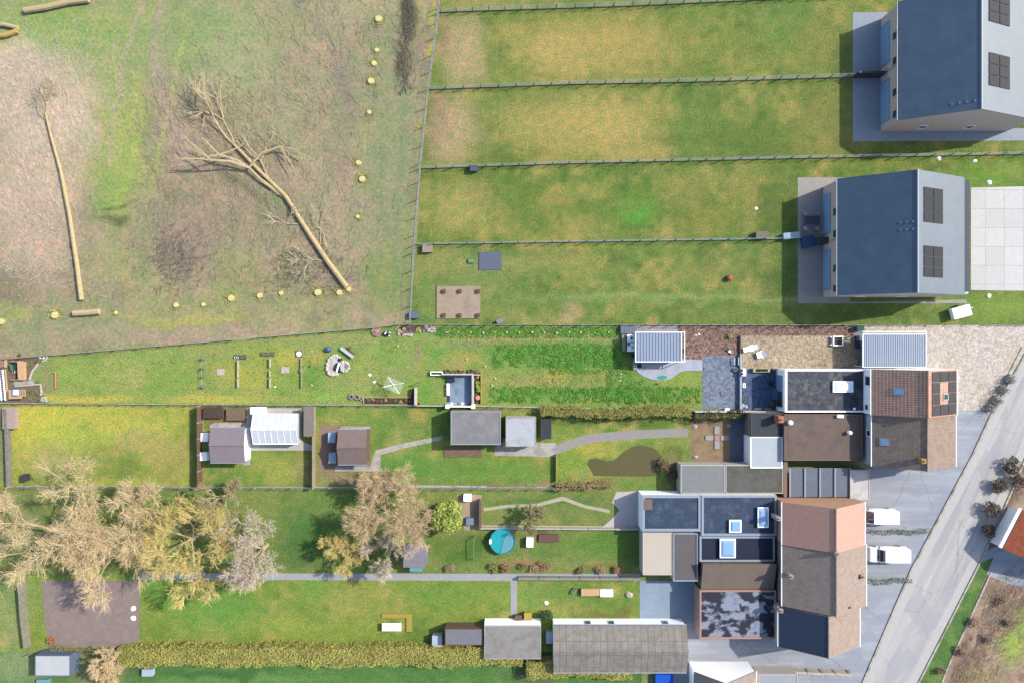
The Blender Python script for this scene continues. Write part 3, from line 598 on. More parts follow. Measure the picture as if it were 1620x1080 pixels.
def crate(name, label, px, py, lx, ly, hz, m, a=0, z=0, cat='box', group=None, lidm=None):
    x, y = X(px), Y(py); t = thing(name, label, cat, x, y, z, group); obj('body', MB().cbox(x, y, z, lx, ly, hz*.9, a), m, t)
    obj('lid', MB().cbox(x, y, z+hz*.9+.002, lx*1.05, ly*1.05, hz*.1, a), lidm or m, t); return t
# ------------------------------------------------------------------ the main house
TILEB = bricks('brown_roof_tiles', (A('c8957c'), A('ba8a74')), .33, .30, .035, A('ecc8b4'), 0, .035, .8, .3, var=.18)  # pale joint colour paints the glints along the tile rows
EXTR = bricks('bitumen_roof', (A('3c4350'), A('50545f')), 1.0, .7, .025, A('2a2e38'), .5, .004, .7, .3, stain=A('7d7876'), var=.5)
y_n, y_s = Y(584.5, 5.1), Y(656, 5.1)
mh, g = gable('house', 'white rendered house with brown tiled roof and black solar panels', 'house', 1379, 1514, 584, 656, 5.1, 1468, 8.9, TILEB, WHITE, over=.12, ridge_m=TERRA)
for i, (c0, c1) in enumerate(((.03, .26), (.27, .5), (.51, .74), (.75, .97))):
    on_slope(g, 'e', .13, .40, c0, c1, .04, .04, 'solar_panel', PANELM, mh); on_slope(g, 'e', .70, .97, c0, c1, .04, .04, 'solar_panel', PANELM, mh)
for c0, c1 in ((.03, .26), (.75, .97)): on_slope(g, 'e', .415, .685, c0, c1, .04, .04, 'solar_panel', PANELM, mh)
roof_window(g, 'e', .60, .42, .09, .075, DARKG, GREYM); roof_window(g, 'w', .52, .54, .1, .075, BLUEG, GREYM)
wx = g['a0']+.12
wallwin(mh, 'w', Y(609, 4), Y(595, 4), 3.35, 4.5, wx, frame=GREYM); wallwin(mh, 'w', Y(648, 4), Y(640, 4), 3.3, 3.95, wx, frame=GREYM)
ex = g['a1']-.12
for c in (590, 612, 635): wallwin(mh, 'e', Y(c+12), Y(c), 1.0, 2.3, ex); wallwin(mh, 'e', Y(c+12), Y(c), 3.4, 4.6, ex)
# extension
et = thing('house_extension', 'flat roofed white extension with dark bitumen roof and pale roof light', 'building', X(1300), Y(615))
ax0, ax1, ay0, ay1 = X(1228), wx-.01, Y(648), Y(582.5)
obj('wall', MB().box(ax0, ay0, 0, ax1, ay1, 2.75), WHITE, et)
obj('roof', MB().box(ax0+.3, ay0+.22, 2.76, ax1-.05, ay1-.22, 2.82), EXTR, et)
obj('parapet', MB().box(ax0, ay0, 2.752, ax0+.26, ay1, 3.05).box(ax0+.262, ay0, 2.752, ax1, ay0+.2, 3.04).box(ax0+.262, ay1-.2, 2.752, ax1, ay1, 3.04), WMETAL, et)
obj('gutter', MB().box(ax0+.262, ay1-.3, 2.83, ax1-.1, ay1-.2, 2.95).box(ax0+.262, ay0+.2, 2.83, ax0+.4, ay1-.3, 2.95), GREYM, et)
skylight(et, 1318, 602.5, 1350, 620, 3.1, PALEG)
obj('vent', MB().lathe(X(1351,2.9), Y(646,2.9), [(.12,2.82),(.12,3.0),(.18,3.0),(.16,3.1)], 12), WMETAL, et)
wallwin(et, 'w', Y(617,1.3), Y(593,1.3), .1, 2.3, ax0, BLUEG, GREYM, 'sliding_door', .08); wallwin(et, 'w', Y(643,1.3), Y(617.5,1.3), .1, 2.3, ax0, DARKG, GREYM, 'sliding_door', .08)
obj('wall_lamp', MB().cbox(ax0-.06, Y(588,2), 1.9, .12, .1, .2), GREYM, et)
# carport beside the house
CORR = M('corrugated_metal', A('a4b2c6'), .06, .7, .45, .2)
def lean_roof(name, label, cat, x0, y0, x1, y1, h, n, walls=None, frame=WMETAL, post=None, wcol=None):
    a0, a1, b0, b1 = X(x0,h), X(x1,h), Y(y1,h), Y(y0,h); t = thing(name, label, cat, (a0+a1)/2, (b0+b1)/2)
    corrug(t, a0+.1, b0+.1, a1-.1, b1-.1, h-.12, n, CORR, .055)
    obj('roof_frame', MB().box(a0, b0, h-.2, a0+.09, b1, h-.02).box(a1-.09, b0, h-.2, a1, b1, h-.02).box(a0+.092, b0, h-.2, a1-.092, b0+.09, h-.02).box(a0+.092, b1-.09, h-.2, a1-.092, b1, h-.02), frame, t)
    if walls: obj('wall', MB().box(a0+.2, b0+.2, 0, a1-.2, b1-.2, h-.21), walls, t)
    else:
        for x in (a0+.12, (a0+a1)/2, a1-.12):
            for y in (b0+.12, b1-.12): obj('post', MB().cbox(x, y, 0, .1, .1, h-.21), frame, t)
    return t, (a0, a1, b0, b1)
cp, cb = lean_roof('carport', 'open carport with blue grey corrugated metal roof beside the house', 'carport', 1365, 528, 1466, 581, 2.7, 28)
obj('front_beam', MB().box(cb[0], cb[3]+.25, 2.5, cb[1], cb[3]+.33, 2.65).box(cb[1]-.02, cb[3], 2.5, cb[1]+.06, cb[3]+.25, 2.6), WMETAL, cp)
sh, sb = lean_roof('garden_shed', 'garden shed with corrugated metal roof standing on curved concrete patio', 'shed', 1005, 525, 1079, 572.5, 2.5, 15, GREYM)
obj('pergola_beam', MB().box(sb[1]+.35, sb[2], 2.3, sb[1]+.43, sb[3]+.1, 2.4).box(sb[1], sb[3]-.05, 2.3, sb[1]+.35, sb[3]+.03, 2.4).box(sb[1], sb[2], 2.3, sb[1]+.35, sb[2]+.08, 2.4), WMETAL, sh)
for y in (sb[2]+.05, sb[3]-.05): obj('post', MB().cbox(sb[1]+.39, y, 0, .09, .09, 2.3), WMETAL, sh)
wallwin(sh, 's', X(1030), X(1045), .9, 1.9, sb[2]+.2); wallwin(sh, 's', X(1052), X(1062), .05, 2.1, sb[2]+.2, DARKG, GREYM, 'door')
# things around the shed
def ctable(name, label, cat, px, py, lx, ly, hz, m, a=0, legm=None, group=None):
    x, y = X(px), Y(py); t = thing(name, label, cat, x, y, 0, group); obj('table_top', MB().cbox(x, y, hz-.05, lx, ly, .05, a), m, t)
    for sx in (-1, 1):
        for sy in (-1, 1):
            dx, dy = sx*(lx/2-.06), sy*(ly/2-.06); obj('leg', MB().cbox(x+dx*math.cos(a)-dy*math.sin(a), y+dx*math.sin(a)+dy*math.cos(a), 0, .05, .05, hz-.052, a), legm or m, t)
    return t
ctable('play_table', 'white table against the shed wall with teal bowl, upper one', 'table', 998, 535, 1.25, 1.05, .8, WHITE2)
ctable('play_table', 'white table against the shed wall with black item, lower one', 'table', 998, 549, 1.25, 1.15, .8, WHITE2)
for px, py, l in ((999,535,'teal bowl on the upper white table'),(994.5,544.5,'teal bowl at the edge between the two white tables')):
    one('bowl', l, 'bowl', MB().lathe(X(px,.8), Y(py,.8), [(.12,.802),(.2,.95),(.17,.95),(.1,.83)], 14), TEAL)
one('watering_can', 'small black watering can on the lower white table', 'watering can', MB().lathe(X(1000,.8), Y(549,.8), [(.1,.802),(.1,1.0),(.06,1.03)], 10).tube((X(1000,.8), Y(549,.8),.9),(X(1002.5,.8), Y(551.5,.8),1.05),.025), BLACK)
one('bench_board', 'weathered board bench left of the white tables', 'bench', MB().cbox(X(986), Y(542), .38, .5, 2.3, .06).cbox(X(986), Y(533), 0, .4, .08, .38).cbox(X(986), Y(551), 0, .4, .08, .38), M('weathered_board', A('a5a287'), .2, 3))
ct = thing('storage_box', 'dark slate storage box by the north fence', 'storage box', X(990), Y(521)); obj('body', MB().box(X(981), Y(527.5), 0, X(1005), Y(515.5), .55), M('slate_plastic', A('6c7686'), .08, 3, .5), ct)
lm = MB()
for q in ((981,986.5),(987,999.5),(1000,1005)): lm.box(X(q[0])-.01, Y(527.7), .552, X(q[1])+.02, Y(515.2), .6)
obj('lid', lm, M('slate_lid', A('77808f'), .08, 3, .5), ct)
wb = thing('barbecue', 'black barbecue frame in shade below the white tables', 'barbecue', X(1001), Y(562)); obj('grill', MB().lathe(X(1001), Y(561), [(.2,.6),(.38,.85),(.38,.9)], 14), BLACK, wb)
for k in range(3): obj('leg', MB().tube((X(1001)+.3*math.cos(k*2.1), Y(561)+.3*math.sin(k*2.1), 0), (X(1001)+.15*math.cos(k*2.1), Y(561)+.15*math.sin(k*2.1), .65), .02), DARK, wb)
crate('storage_box', 'small pale grey box at the left corner of the curved patio', 1004, 580, .55, .6, .5, CONCB, .2)
one('doormat', 'black square doormat by the shed corner', 'mat', MB().cbox(X(1011), Y(578), .081, .65, .6, .03, .05), BLACK)
one('bath_mat', 'teal oval tray lying on the curved patio', 'tray', MB().lathe(0, 0, [(.5,.081),(.55,.14),(.5,.14),(.45,.1),(.01,.1)], 20), TEAL).scale = (1.15, .5, 1)
bpy.context.scene.objects['bath_mat'].location = (X(1047.5), Y(596.5), .081)
rnd = random.Random(5)
def stone(label, px, py, r, m=ROCKM, z=0, name='stone', hz=.6, group=None):
    return one(name, label, 'stone', MB().rock(X(px), Y(py), z, r, r*rnd.uniform(.7,1), r*hz, rnd), m, group)
WST = M('white_stone', (.75,.75,.72), .1, 4)
for py in (591.5, 596.5, 601.5): stone('small white stone in a short line on the grass left of curved patio', 982+(py==601.5)*-1, py, .11, WST, group='white stones by the patio')
stone('pair of white stones on the bark bed, left one', 1101, 530, .14, WST); stone('pair of white stones on the bark bed, right one', 1106, 529, .16, WST)
YSH = leafmat('yellow_leaves', A('b8b03c'), A('dcd060'), A('8f9a30')); GSH = leafmat('green_leaves', A('4f7a30'), A('7fa03c'), A('3a6026'))
shrub('yellow_shrub', 'small yellow shrub in the bark bed near the gravel terrace', 1155, 531, .38, .5, YSH, 3)
shrub('small_shrub', 'tiny green plant in the bark beside the shed', 1085, 554, .3, .35, GSH, 4)
tt = thing('toy_truck', 'green and white toy truck with orange tip lying on the bark', 'toy', X(1154), Y(556)); aa = -.65
for nm, off, ln, m_ in (('cab', -.33, .25, GREENW), ('body', -.05, .3, WHITE2), ('tipper', .27, .28, TERRA)): obj(nm, MB().cbox(X(1154)+off*math.cos(aa), Y(556)+off*math.sin(aa), .02, ln, .28, .25, aa), m_, tt)
# terrace things
LW = M('low_wall_render', A('c4ccd8'), .1, 2)
one('terrace_wall', 'low pale wall between the two dark paved terraces', 'wall', MB().box(X(1169), Y(648), 0, X(1171.2), Y(560), .55), LW)
one('retaining_edge', 'dark edge board of the gravel terrace beside the bark', 'edging', MB().box(X(1169.4), Y(559.8), 0, X(1171), Y(531), .35), DWOOD)
for i, (px, ln) in enumerate(((1163.5,1.05),(1168-1,1.05))): ctable('bench', ['slim pale bench near the low terrace wall, left one', 'slim pale bench touching the low terrace wall, right one'][i], 'bench', px-3*(i==0), 571, .16, ln, .45, LW)
crate('drain_cover', 'white framed square hatch near the left edge of slate terrace', 1117, 582.5, .7, .75, .06, M('hatch_frame', A('b5bcc6'), .1, 3), z=.03, cat='hatch', lidm=PAV1)
crate('drain_cover', 'white framed square hatch low in the slate terrace', 1144, 622, .65, .65, .06, M('hatch_frame2', A('b0b8c4'), .1, 3), z=.03, cat='hatch', lidm=PAV1)
pot('flower_pot', 'round pale pot on the slate terrace beside the wall', 1162.5, 583.5, .28, .4, LW)
hb = thing('outdoor_hob', 'white two ring hob with black plates in the dark terrace corner', 'hob', X(1174), Y(588)); obj('body', MB().cbox(X(1174), Y(588), .02, .6, 1.0, .75), WHITE2, hb)
for py in (585.5, 591): obj('plate', MB().lathe(X(1174,.8), Y(py,.8), [(.2,.772),(.2,.8)], 14), BLACK, hb)
ln_ = thing('lantern', 'white framed lantern on the dark terrace near the low wall', 'lantern', X(1176), Y(609)); obj('frame', MB().cbox(X(1176), Y(609), .02, .36, .6, .35), WHITE2, ln_); obj('pane', MB().cbox(X(1176), Y(609), .372, .12, .4, .02), DARKG, ln_)
tr = thing('planter_trough', 'pale yellow trough of dark plants between gravel and dark terrace', 'planter', X(1203), Y(585)); a0, a1, b0, b1 = X(1190), X(1216), Y(588), Y(582)
obj('box', MB().box(a0,b0,.02,a1,b0+.08,.5).box(a0,b1-.08,.02,a1,b1,.5).box(a0,b0+.082,.02,a0+.3,b1-.082,.5).box(a1-.3,b0+.082,.02,a1,b1-.082,.5), M('yellow_planter', A('c9c79a'), .1, 3), tr)
pm_ = MB(); rr = random.Random(8)
for i in range(160): pm_.leaf(rr.uniform(a0+.3,a1-.3), rr.uniform(b0+.1,b1-.1), rr.uniform(.35,.6), .07, rr)
obj('plants', pm_, leafmat('dark_plants', A('2c3a28'), A('4f5a38'), A('6a6a40')), tr)
shrub('terrace_plant', 'grey green plant with pale stones in the lower left corner of dark terrace', 1177, 632, .5, .6, leafmat('grey_leaves', A('56706a'), A('9aa89c'), A('33403a')), 12)
for i, (px, py) in enumerate(((1175,641),(1180,643),(1172,644))): stone('pale stone at the foot of the grey green terrace plant', px, py, .3, LW, group='stones below terrace plant')
shrub('yellow_shrub', 'yellow green shrub at the foot of the extension wall', 1223, 639, .42, .8, leafmat('olive_leaves', A('5f6a28'), A('97953c')), 14)
shrub('terrace_shrub', 'blue green shrub at the top corner by the extension wall', 1221, 587, .5, .7, leafmat('bluegreen_leaves', A('2c4a50'), A('4c6a70'), A('7a8f98')), 15)
WGR = leafmat('dark_blue_leaves', A('22304a'), A('2f4a5c'), A('3c5048'))
shrub('terrace_shrub', 'dark shrub under the blue sliding door', 1221, 606, .45, .6, WGR, 16)
crate('cushion_box', 'blue grey cushion box under the lower sliding door', 1225, 623, .5, 1.4, .5, M('blue_box', A('66809c'), .1, 3), cat='box')
for i, (px, a) in enumerate(((1200,.05),(1212,-.04))): one('bed_edging', ['long pale edging stone at foot of lower terrace wall', 'reddish edging stone at foot of lower terrace wall'][i], 'edging', MB().cbox(X(px), Y(646), .02, 1.3, .25, .2, a), [LW, TERRA][i])
one('garden_wall', 'white topped wall along the lower side of the slate terraces', 'wall', MB().box(X(1096), Y(650.5), 0, X(1228)-.02, Y(648.5), 1.3), M('wall_cap', A('dfdcd6'), .1, 2))
crate('stool', 'white stool on the wall side of slate terrace', 1149, 647, .6, .35, .45, WHITE2, .1, .03, cat='stool')
# loungers
def lounger(label, px, py, a, L, Wd):
    x, y = X(px, .4), Y(py, .4); t = thing('sun_lounger', label, 'sun lounger', x, y, .1, 'white sun loungers on the gravel terrace')
    def R_(m_): return m_.rot(a, 0, 0).move(x, y, 0)
    obj('seat', R_(MB().box(-L/2, -Wd/2, .42, L*.12, Wd/2, .5)), WHITE2, t)
    bk = MB().add([(L*.13,-Wd/2,.44),(L/2,-Wd/2,.78),(L/2,Wd/2,.78),(L*.13,Wd/2,.44),(L*.13,-Wd/2,.5),(L/2,-Wd/2,.85),(L/2,Wd/2,.85),(L*.13,Wd/2,.5)], [(0,3,2,1),(4,5,6,7),(0,1,5,4),(1,2,6,5),(2,3,7,6),(3,0,4,7)])
    obj('backrest', R_(bk), WHITE2, t)
    for sx in (-.42, .38):
        for sy in (-.4, .4): obj('leg', R_(MB().cbox(L*sx, Wd*sy, .1, .06, .06, .318)), WHITE2, t)
    for sy in (-.56, .56): obj('armrest', R_(MB().cbox(L*.08, Wd*sy, .6, L*.3, .07, .05)), WHITE2, t)
    return t
lounger('long white plastic sun lounger on the beige gravel terrace', 1186.5, 551, .27, 1.9, .68)
lounger('short wide white plastic garden chair on the beige gravel terrace', 1203.5, 560.5, .3, 1.15, .8)
pl = thing('square_planter', 'square white framed planter of dark soil on gravel near the carport', 'planter', X(1322), Y(539)); a0, a1, b0, b1 = X(1315), X(1331), Y(547), Y(531.5)
obj('frame', MB().box(a0,b0,.1,a1,b0+.14,.6).box(a0,b1-.14,.1,a1,b1,.6).box(a0,b0+.142,.1,a0+.14,b1-.142,.6).box(a1-.14,b0+.142,.1,a1,b1-.142,.6).box(a0-.35,b0+.1,.4,a0-.002,b0+.2,.48).box(a0-.35,b1-.2,.4,a0-.002,b1-.1,.48), WMETAL, pl)
obj('soil', MB().box(a0+.142,b0+.142,.1,a1-.142,b1-.142,.5), DSOIL, pl)
crate('bin', 'dark green storage bin in the top corner of the side yard', 1357, 519.5, .9, .6, .8, GREENW, .1, .03, cat='bin')
crate('box', 'mauve grey box in the middle of the side yard', 1359, 541, .8, .9, .5, M('mauve_box', A('9a98ac'), .1, 3), 0, .03)
crate('box', 'dark navy crate behind the mauve box in side yard', 1354, 541, .4, 1.7, .6, M('navy_box', A('3c4360'), .1, 3), 0, .03)
crate('box', 'grey lidded box low in the side yard', 1357, 556, 1.0, .9, .45, M('grey_box', A('8d97a8'), .1, 3), 0, .03)
crate('box', 'long brown grey box at the bottom of the side yard', 1357, 564, 1.1, .5, .35, M('taupe_box', A('9c938f'), .1, 3), 0, .03)
# plants at the road end of the drive
for i, (x0,y0,x1,y1) in enumerate(((1590,596,1600,602),(1579,608,1588,622),(1570,629,1577,635),(1560,638,1568,650))):
    px, py = (x0+x1)/2, (y0+y1)/2
    t = thing('flower_tub', 'grey granite tub with shrubby dark plant beside the road, '+['topmost', 'second from the top', 'third from the top', 'lowest'][i], 'planter', X(px), Y(py), 0, 'plant tubs along the road')
    obj('tub', MB().cbox(X(px), Y(py), .014, .75, 1.15-.3*(i%2), .55, -.5), CONCB, t); m_ = MB(); r2 = random.Random(i)
    for k in range(260): m_.leaf(X(px-2)+r2.gauss(0,.38), Y(py+1)+r2.gauss(0,.35), .5+abs(r2.gauss(0,.35)), .07, r2)
    obj('plant', m_, leafmat('tub_plant', A('5b5a58'), A('8c8070'), A('3c4038')), t)
# ------------------------------------------------------------------ fences of the main plot
GREY_EDGE = CONCP
fence('long low concrete and wire fence along the meadow side of the main lawn', [(-30,571),(0,568.5),(590,518.5),(628,513.5)], 1.0, 3.2, baseh=.3, gap=.1, wires=3)
fence('straight wire fence on pale planks above the main lawn and gravel', [(628,513.5),(1000,514),(1350,514.5)], 1.2, 1.75, baseh=.3, wires=3)
fence('broken line of low planks along the top edge of gravel drive', [(1352,514.5),(1640,514.5)], .5, 2.6, gap=.45, baseh=.2, wires=1)
fence('long low plank fence along the lower side of main lawn', [(-30,636.5),(60,637.5),(300,639),(658,640.5)], .9, 2.4, baseh=.35, wires=3, gap=.06)
fence('wire fence on white plank between main lawn and neighbour hedge', [(752,641.5),(900,644.5),(1095,649)], 1.1, 2.2, base=M('white_plank', A('dcd9ca'), .15, 2), baseh=.35, wires=3)
# ------------------------------------------------------------------ walled sitting place in the garden
CREAM = M('cream_wall', A('ddd5ca'), .12, 2)
sheet('paving', [(707,591),(748,591),(748,641),(707,641)], .03, M('mossy_slabs', A('93a6bd'), .12, 1, stain=A('5f7a74')))
wl = thing('garden_wall', 'low cream wall enclosing the blue grey paved sitting place', 'wall', X(728), Y(600))
obj('long_side', MB().box(X(701), Y(592.3), 0, X(748), Y(590.3), .95).box(X(750.2), Y(593), 0, X(760), Y(591.6), .7), CREAM, wl)
obj('short_side', MB().box(X(747), Y(639), 0, X(749.8), Y(590.3), 1.0), CREAM, wl)
fence('white wall and pillars closing the sitting place on the neighbour side', [(709,641.5),(749,641.5)], 1.2, 9, board=WHITE, postm=WHITE, basew=.12, name='boundary_wall', cat='wall', pw=.5)
fence('cream wall along the plot edge left of the sitting place', [(660,640.7),(706,641)], .8, 2.2, board=CREAM, basew=.1, name='boundary_wall', cat='wall')
tp = thing('planter_trough', 'white trough of dark soil at the end of the cream garden wall', 'planter', X(691), Y(590)); a0,a1,b0,b1 = X(681.5),X(700.5),Y(593),Y(587)
obj('box', MB().box(a0,b0,0,a1,b0+.1,.5).box(a0,b1-.1,0,a1,b1,.5).box(a0,b0+.102,0,a0+.1,b1-.102,.5).box(a1-.1,b0+.102,0,a1,b1-.102,.5), WMETAL, tp); obj('soil', MB().box(a0+.102,b0+.102,0,a1-.102,b1-.102,.4), DSOIL, tp)
for px,py,r,m_,l in ((708.5,586,.32,M('ochre_pot',A('b59f7c'),.2,4),'round ochre pot on the cream wall top, leftmost of the row'),(717,587,.22,M('lime_pot',A('b8d49a'),.1,4),'pale green pot next to the terracotta one'),
    (725,587,.34,TERRA,'wide terracotta pot in the middle of the pot row'),(733,587,.2,M('grey_pot',A('b0b4b8'),.1,4),'small grey pot right of the terracotta one'),(745,586.5,.36,M('stone_pot',A('a09684'),.2,4),'large stone pot at the right end of pot row')):
    pot('flower_pot', l, px, py, r, .35, m_)
b_ = ctable('bench', 'white bench on the left side of the sitting place', 'bench', 709.5, 615, .4, 1.6, .45, WHITE2)
one('outdoor_sofa', 'dark navy corner seat in the top left of sitting place', 'sofa', MB().box(X(708), Y(604), .03, X(719.5), Y(593.5), .4).box(X(708), Y(596), .402, X(719.5), Y(593.5), .75), M('navy_cushion', A('2c3850'), .15, 4))
one('deck_mat', 'dark blue mat at the lower left of sitting place', 'mat', MB().box(X(707.3), Y(635), .034, X(711.5), Y(625), .06), M('navy_mat', A('33435c'), .1, 4))
ctable('side_table', 'small pale framed table against the right wall of sitting place', 'table', 744.5, 614, .3, .65, .5, M('table_grey', A('8fa3b5'), .1, 3))
for i, px in enumerate((715,720,726,731,736,743)): stone('small pale stone in a row on the lower edge of sitting place', px, 638, .2, [WST, ROCKM, ROCKG][i % 3], .03, group='pale stones in a row at the sitting place')
sheet('soil_bed', [(750.5,593.5),(760.5,592),(761.5,638),(750.5,638)], .02, DSOIL)
one('bed_edging', 'yellow wooden edging along the right of the narrow soil bed', 'edging', MB().box(X(760.6), Y(637.5), 0, X(761.7), Y(588), .3), M('yellow_board', A('d8b860'), .15, 3))
stone('round pink stone at the top of narrow soil bed', 756, 596, .26, M('pink_stone', A('d2a78e'), .1, 4)); one('tree_stump', 'round orange tree stump in the narrow soil bed', 'tree stump', MB().lathe(X(756), Y(628.5), [(.36,0),(.3,.35),(.05,.36)], 14), M('cut_wood', A('e3a987'), .12, 5))
for i, py in enumerate((605,611,616)): shrub('small_shrub', 'bright green bush in the narrow soil bed, '+['upper', 'middle', 'lower'][i], 755.5+i*.5, py, .34, .45, leafmat('lime_leaves%d'%i, A('8fae3c'), A('b8c85a'), A('6f9030')), 20+i)
shrub('small_shrub', 'dry olive tuft at the corner of cream wall', 754, 587.5, .4, .35, leafmat('dry_leaves', A('8a8a60'), A('b0a878')), 25, ls=.07)
# stub wall and lower bed left of it
one('garden_wall', 'short pinkish wall stub between two lawns', 'wall', MB().box(X(657), Y(639), 0, X(660), Y(612), 1.0), CREAM)
one('bird_table', 'small wooden crossbar stand above the wall stub', 'bird table', MB().cbox(X(660.5,1), Y(606,1), 1.0, .55, .12, .08).tube((X(660.5,1), Y(606,1), 0), (X(660.5,1), Y(606,1), 1.0), .03), DWOOD)
sheet('soil_bed', [(576,628.5),(650,629),(652.5,616),(657,616),(657,638.5),(576,638.5)], .018, DSOIL)
one('bed_edging', 'pale wooden edging of the lower soil bed', 'edging', MB().box(X(575), Y(628.8), 0, X(650), Y(628), .2).box(X(575), Y(638), 0, X(576), Y(628.9), .2).box(X(652), Y(615.6), 0, X(657)-.01, Y(614.8), .3), WOOD)
BRL = leafmat('brown_plants', A('6f5038'), A('b08f68'), A('8f6a50'))
rr = random.Random(31)
for i, px in enumerate((582,590,597,604,611,618,626,634,642,649)): shrub('perennial', ['low brown perennial in the lower bed', 'straw coloured perennial in the lower bed', 'reddish perennial in the lower bed'][i % 3]+', number %d counted from the tyre planters' % (i+1), px, 633.5+rr.uniform(-2,2), .34, .25, [BRL, leafmat('straw', A('b09c60'), A('d8c88c')), leafmat('reddish', A('7a4438'), A('b0786a'))][i % 3], 40+i, 90, .06, 'perennials in the lower bed')
one('tub', 'orange plastic tub at the foot of the wall stub', 'tub', MB().lathe(X(662), Y(638), [(.2,0),(.25,.3),(.22,.3),(.18,.05),(.01,.05)], 12), M('orange_plastic', A('e08a3c'), .1, 4))
def ring(name, label, px, py, R0, r, m, fill, cat, group=None):
    x, y = X(px), Y(py); t = thing(name, label, cat, x, y, 0, group); obj('tyre' if 'tyre' in label else 'rim', MB().lathe(x, y, [(R0-.02,0),(R0,.08),(R0,.2),(R0-.06,.26),(R0-r,.26),(R0-r-.04,.18),(R0-r-.05,.05)], 20), m, t)
    obj('soil', MB().lathe(x, y, [(R0-r-.06,.04),(R0-r-.06,.19)], 16), fill, t); return t
TY = M('painted_tyre', A('a89c94'), .25, 4)
ring('tyre_planter', 'pale tyre planter at the lower fence, left one', 556, 627, .4, .16, TY, DSOIL, 'planter', 'tyre planters')
ring('tyre_planter', 'pale tyre planter at the lower fence, middle one', 565, 627.5, .42, .16, TY, DSOIL, 'planter', 'tyre planters')
ring('tyre_planter', 'smaller half buried tyre planter beside the lower bed', 572, 630, .3, .13, TY, DSOIL, 'planter', 'tyre planters')
# rotary airer
at = thing('rotary_airer', 'open rotary clothes airer with white arms and pale net lines', 'clothes airer', X(622,1.6), Y(608,1.6)); cx, cy = X(622,1.6), Y(608,1.6); tips = [(X(a,1.9), Y(b,1.9), 1.9) for a, b in ((613.5,595),(639,605.5),(632,622.5),(606,612))]
obj('pole', MB().tube((cx,cy,0),(cx,cy,1.75),.03,.03,8), WMETAL, at)
for tp_ in tips: obj('arm', MB().tube((cx,cy,1.5), tp_, .035, .03, 6), WHITE2, at)
lm = MB()
for k in range(12):
    f = .3+.7*k/11
    q = [(cx+(p[0]-cx)*f, cy+(p[1]-cy)*f, 1.5+(p[2]-1.5)*f) for p in tips]
    for i in range(4): lm.tube(q[i], q[(i+1) % 4], .011, .011, 3)
obj('line', lm, M('line_plastic', (.4,.46,.36), .1, 3), at)
for px, py, l in ((585,592.5,'white stone on the lawn right of the rockery pond'),(592,604,'larger white stone on the lawn near the clothes airer'),(741,538,'peach coloured stone on the lawn below the stump row'),(523,554,'x')):
    if l != 'x': stone(l, px, py, .22, WST if 'white' in l else M('peach_stone', A('e0a880'), .1, 4))
# rockery with pond
rt = thing('rockery_pond', 'round rockery of pale stones around a black pond shell', 'rockery', X(535), Y(579))
def ell(cx, cy, rx, ry, a=0, n=24): return [(X(cx)+K*(rx*math.cos(t)*math.cos(a)-ry*math.sin(t)*math.sin(a)), Y(cy)+K*(rx*math.cos(t)*math.sin(a)+ry*math.sin(t)*math.cos(a))) for t in [2*math.pi*i/n for i in range(n)]]
obj('mound', MB().prism(ell(529,578,12.5,17,-.35), 0, .22).prism(ell(545,579.5,8.5,8.5), 0, .21), M('mound_sand', A('dfd3c6'), .2, 4, stain=A('b39c90')), rt)
obj('basin', MB().prism(ell(538,569,3.6,3,.3), .1, .25).prism(ell(532.5,580,4,7.5,-.5), .1, .252).prism(ell(537,584,2.4,6,-.1), .1, .254), glass('pond_water', (.01,.012,.014), .1), rt)
rc = MB(); rr = random.Random(3)
for i in range(150):
    a = rr.uniform(0, 6.28)
    if i < 100: k = rr.uniform(.8, 1.02); px, py = 529+12.2*k*math.cos(a)-2*math.sin(a), 578+16.5*k*math.sin(a)
    else: k = rr.uniform(.7, 1.02); px, py = 545+8.5*k*math.cos(a), 579.5+8.5*k*math.sin(a)
    if 528 < px < 541 and 566 < py < 590: continue
    rc.rock(X(px), Y(py), .1, rr.uniform(.1,.24), rr.uniform(.08,.18), rr.uniform(.15,.3), rr, 6, 3)
tag(obj('rocks', rc, M('white_rocks', A('f4ece4'), .2, 5), rt), kind='stuff')
obj('planting', MB().lathe(X(549.5), Y(579), [(.38,.212),(.3,.26),(.01,.27)], 14), M('mauve_gravel', A('9d8f9c'), .4, 6), rt)
obj('bridge', MB().cbox(X(535.3), Y(581), .3, .2, 1.25, .06, -.28), WHITE2, rt)
# bench with plant bed
bt = thing('bench', 'light grey garden bench standing at an angle near the rockery', 'bench', X(549), Y(557.5)); a = -.64
obj('seat', MB().cbox(X(549,.4), Y(557.5,.4), .4, 2.15, .42, .06, a), M('bench_grey', A('d4d6e2'), .06, 3), bt)
for s in (-.85, .85): obj('leg', MB().cbox(X(549)+s*math.cos(a), Y(557.5)+s*math.sin(a), 0, .08, .36, .398, a), GREYM, bt)
for i, (px, py) in enumerate(((551,553),(554.5,556.5),(558,559.5),(553,551))): shrub('perennial', 'brown and green bedding plant behind the bench, %s' % ['leftmost','middle','rightmost','upper'][i], px, py, .35, .3, [BRL, GSH][i == 3], 60+i, 90, .06, 'plants behind the bench')
one('bamboo_cane', 'pale wooden cane lying above the bench bed', 'cane', MB().tube((X(550), Y(543.6), .05), (X(577), Y(541.2), .05), .04, .04, 5), WOOD)
one('bamboo_cane', 'thin cane running diagonally from the bench end', 'cane', MB().tube((X(561), Y(562), .05), (X(584), Y(542.5), .05), .03, .03, 5), M('green_cane', A('a5a868'), .1, 4))
one('covered_barrel', 'blue plastic cover tied over a low barrel', 'barrel', MB().rock(X(519), Y(552.5), 0, .48, .42, .6, random.Random(2), 9, 4), M('blue_cover', A('54719c'), .25, 5, .5))
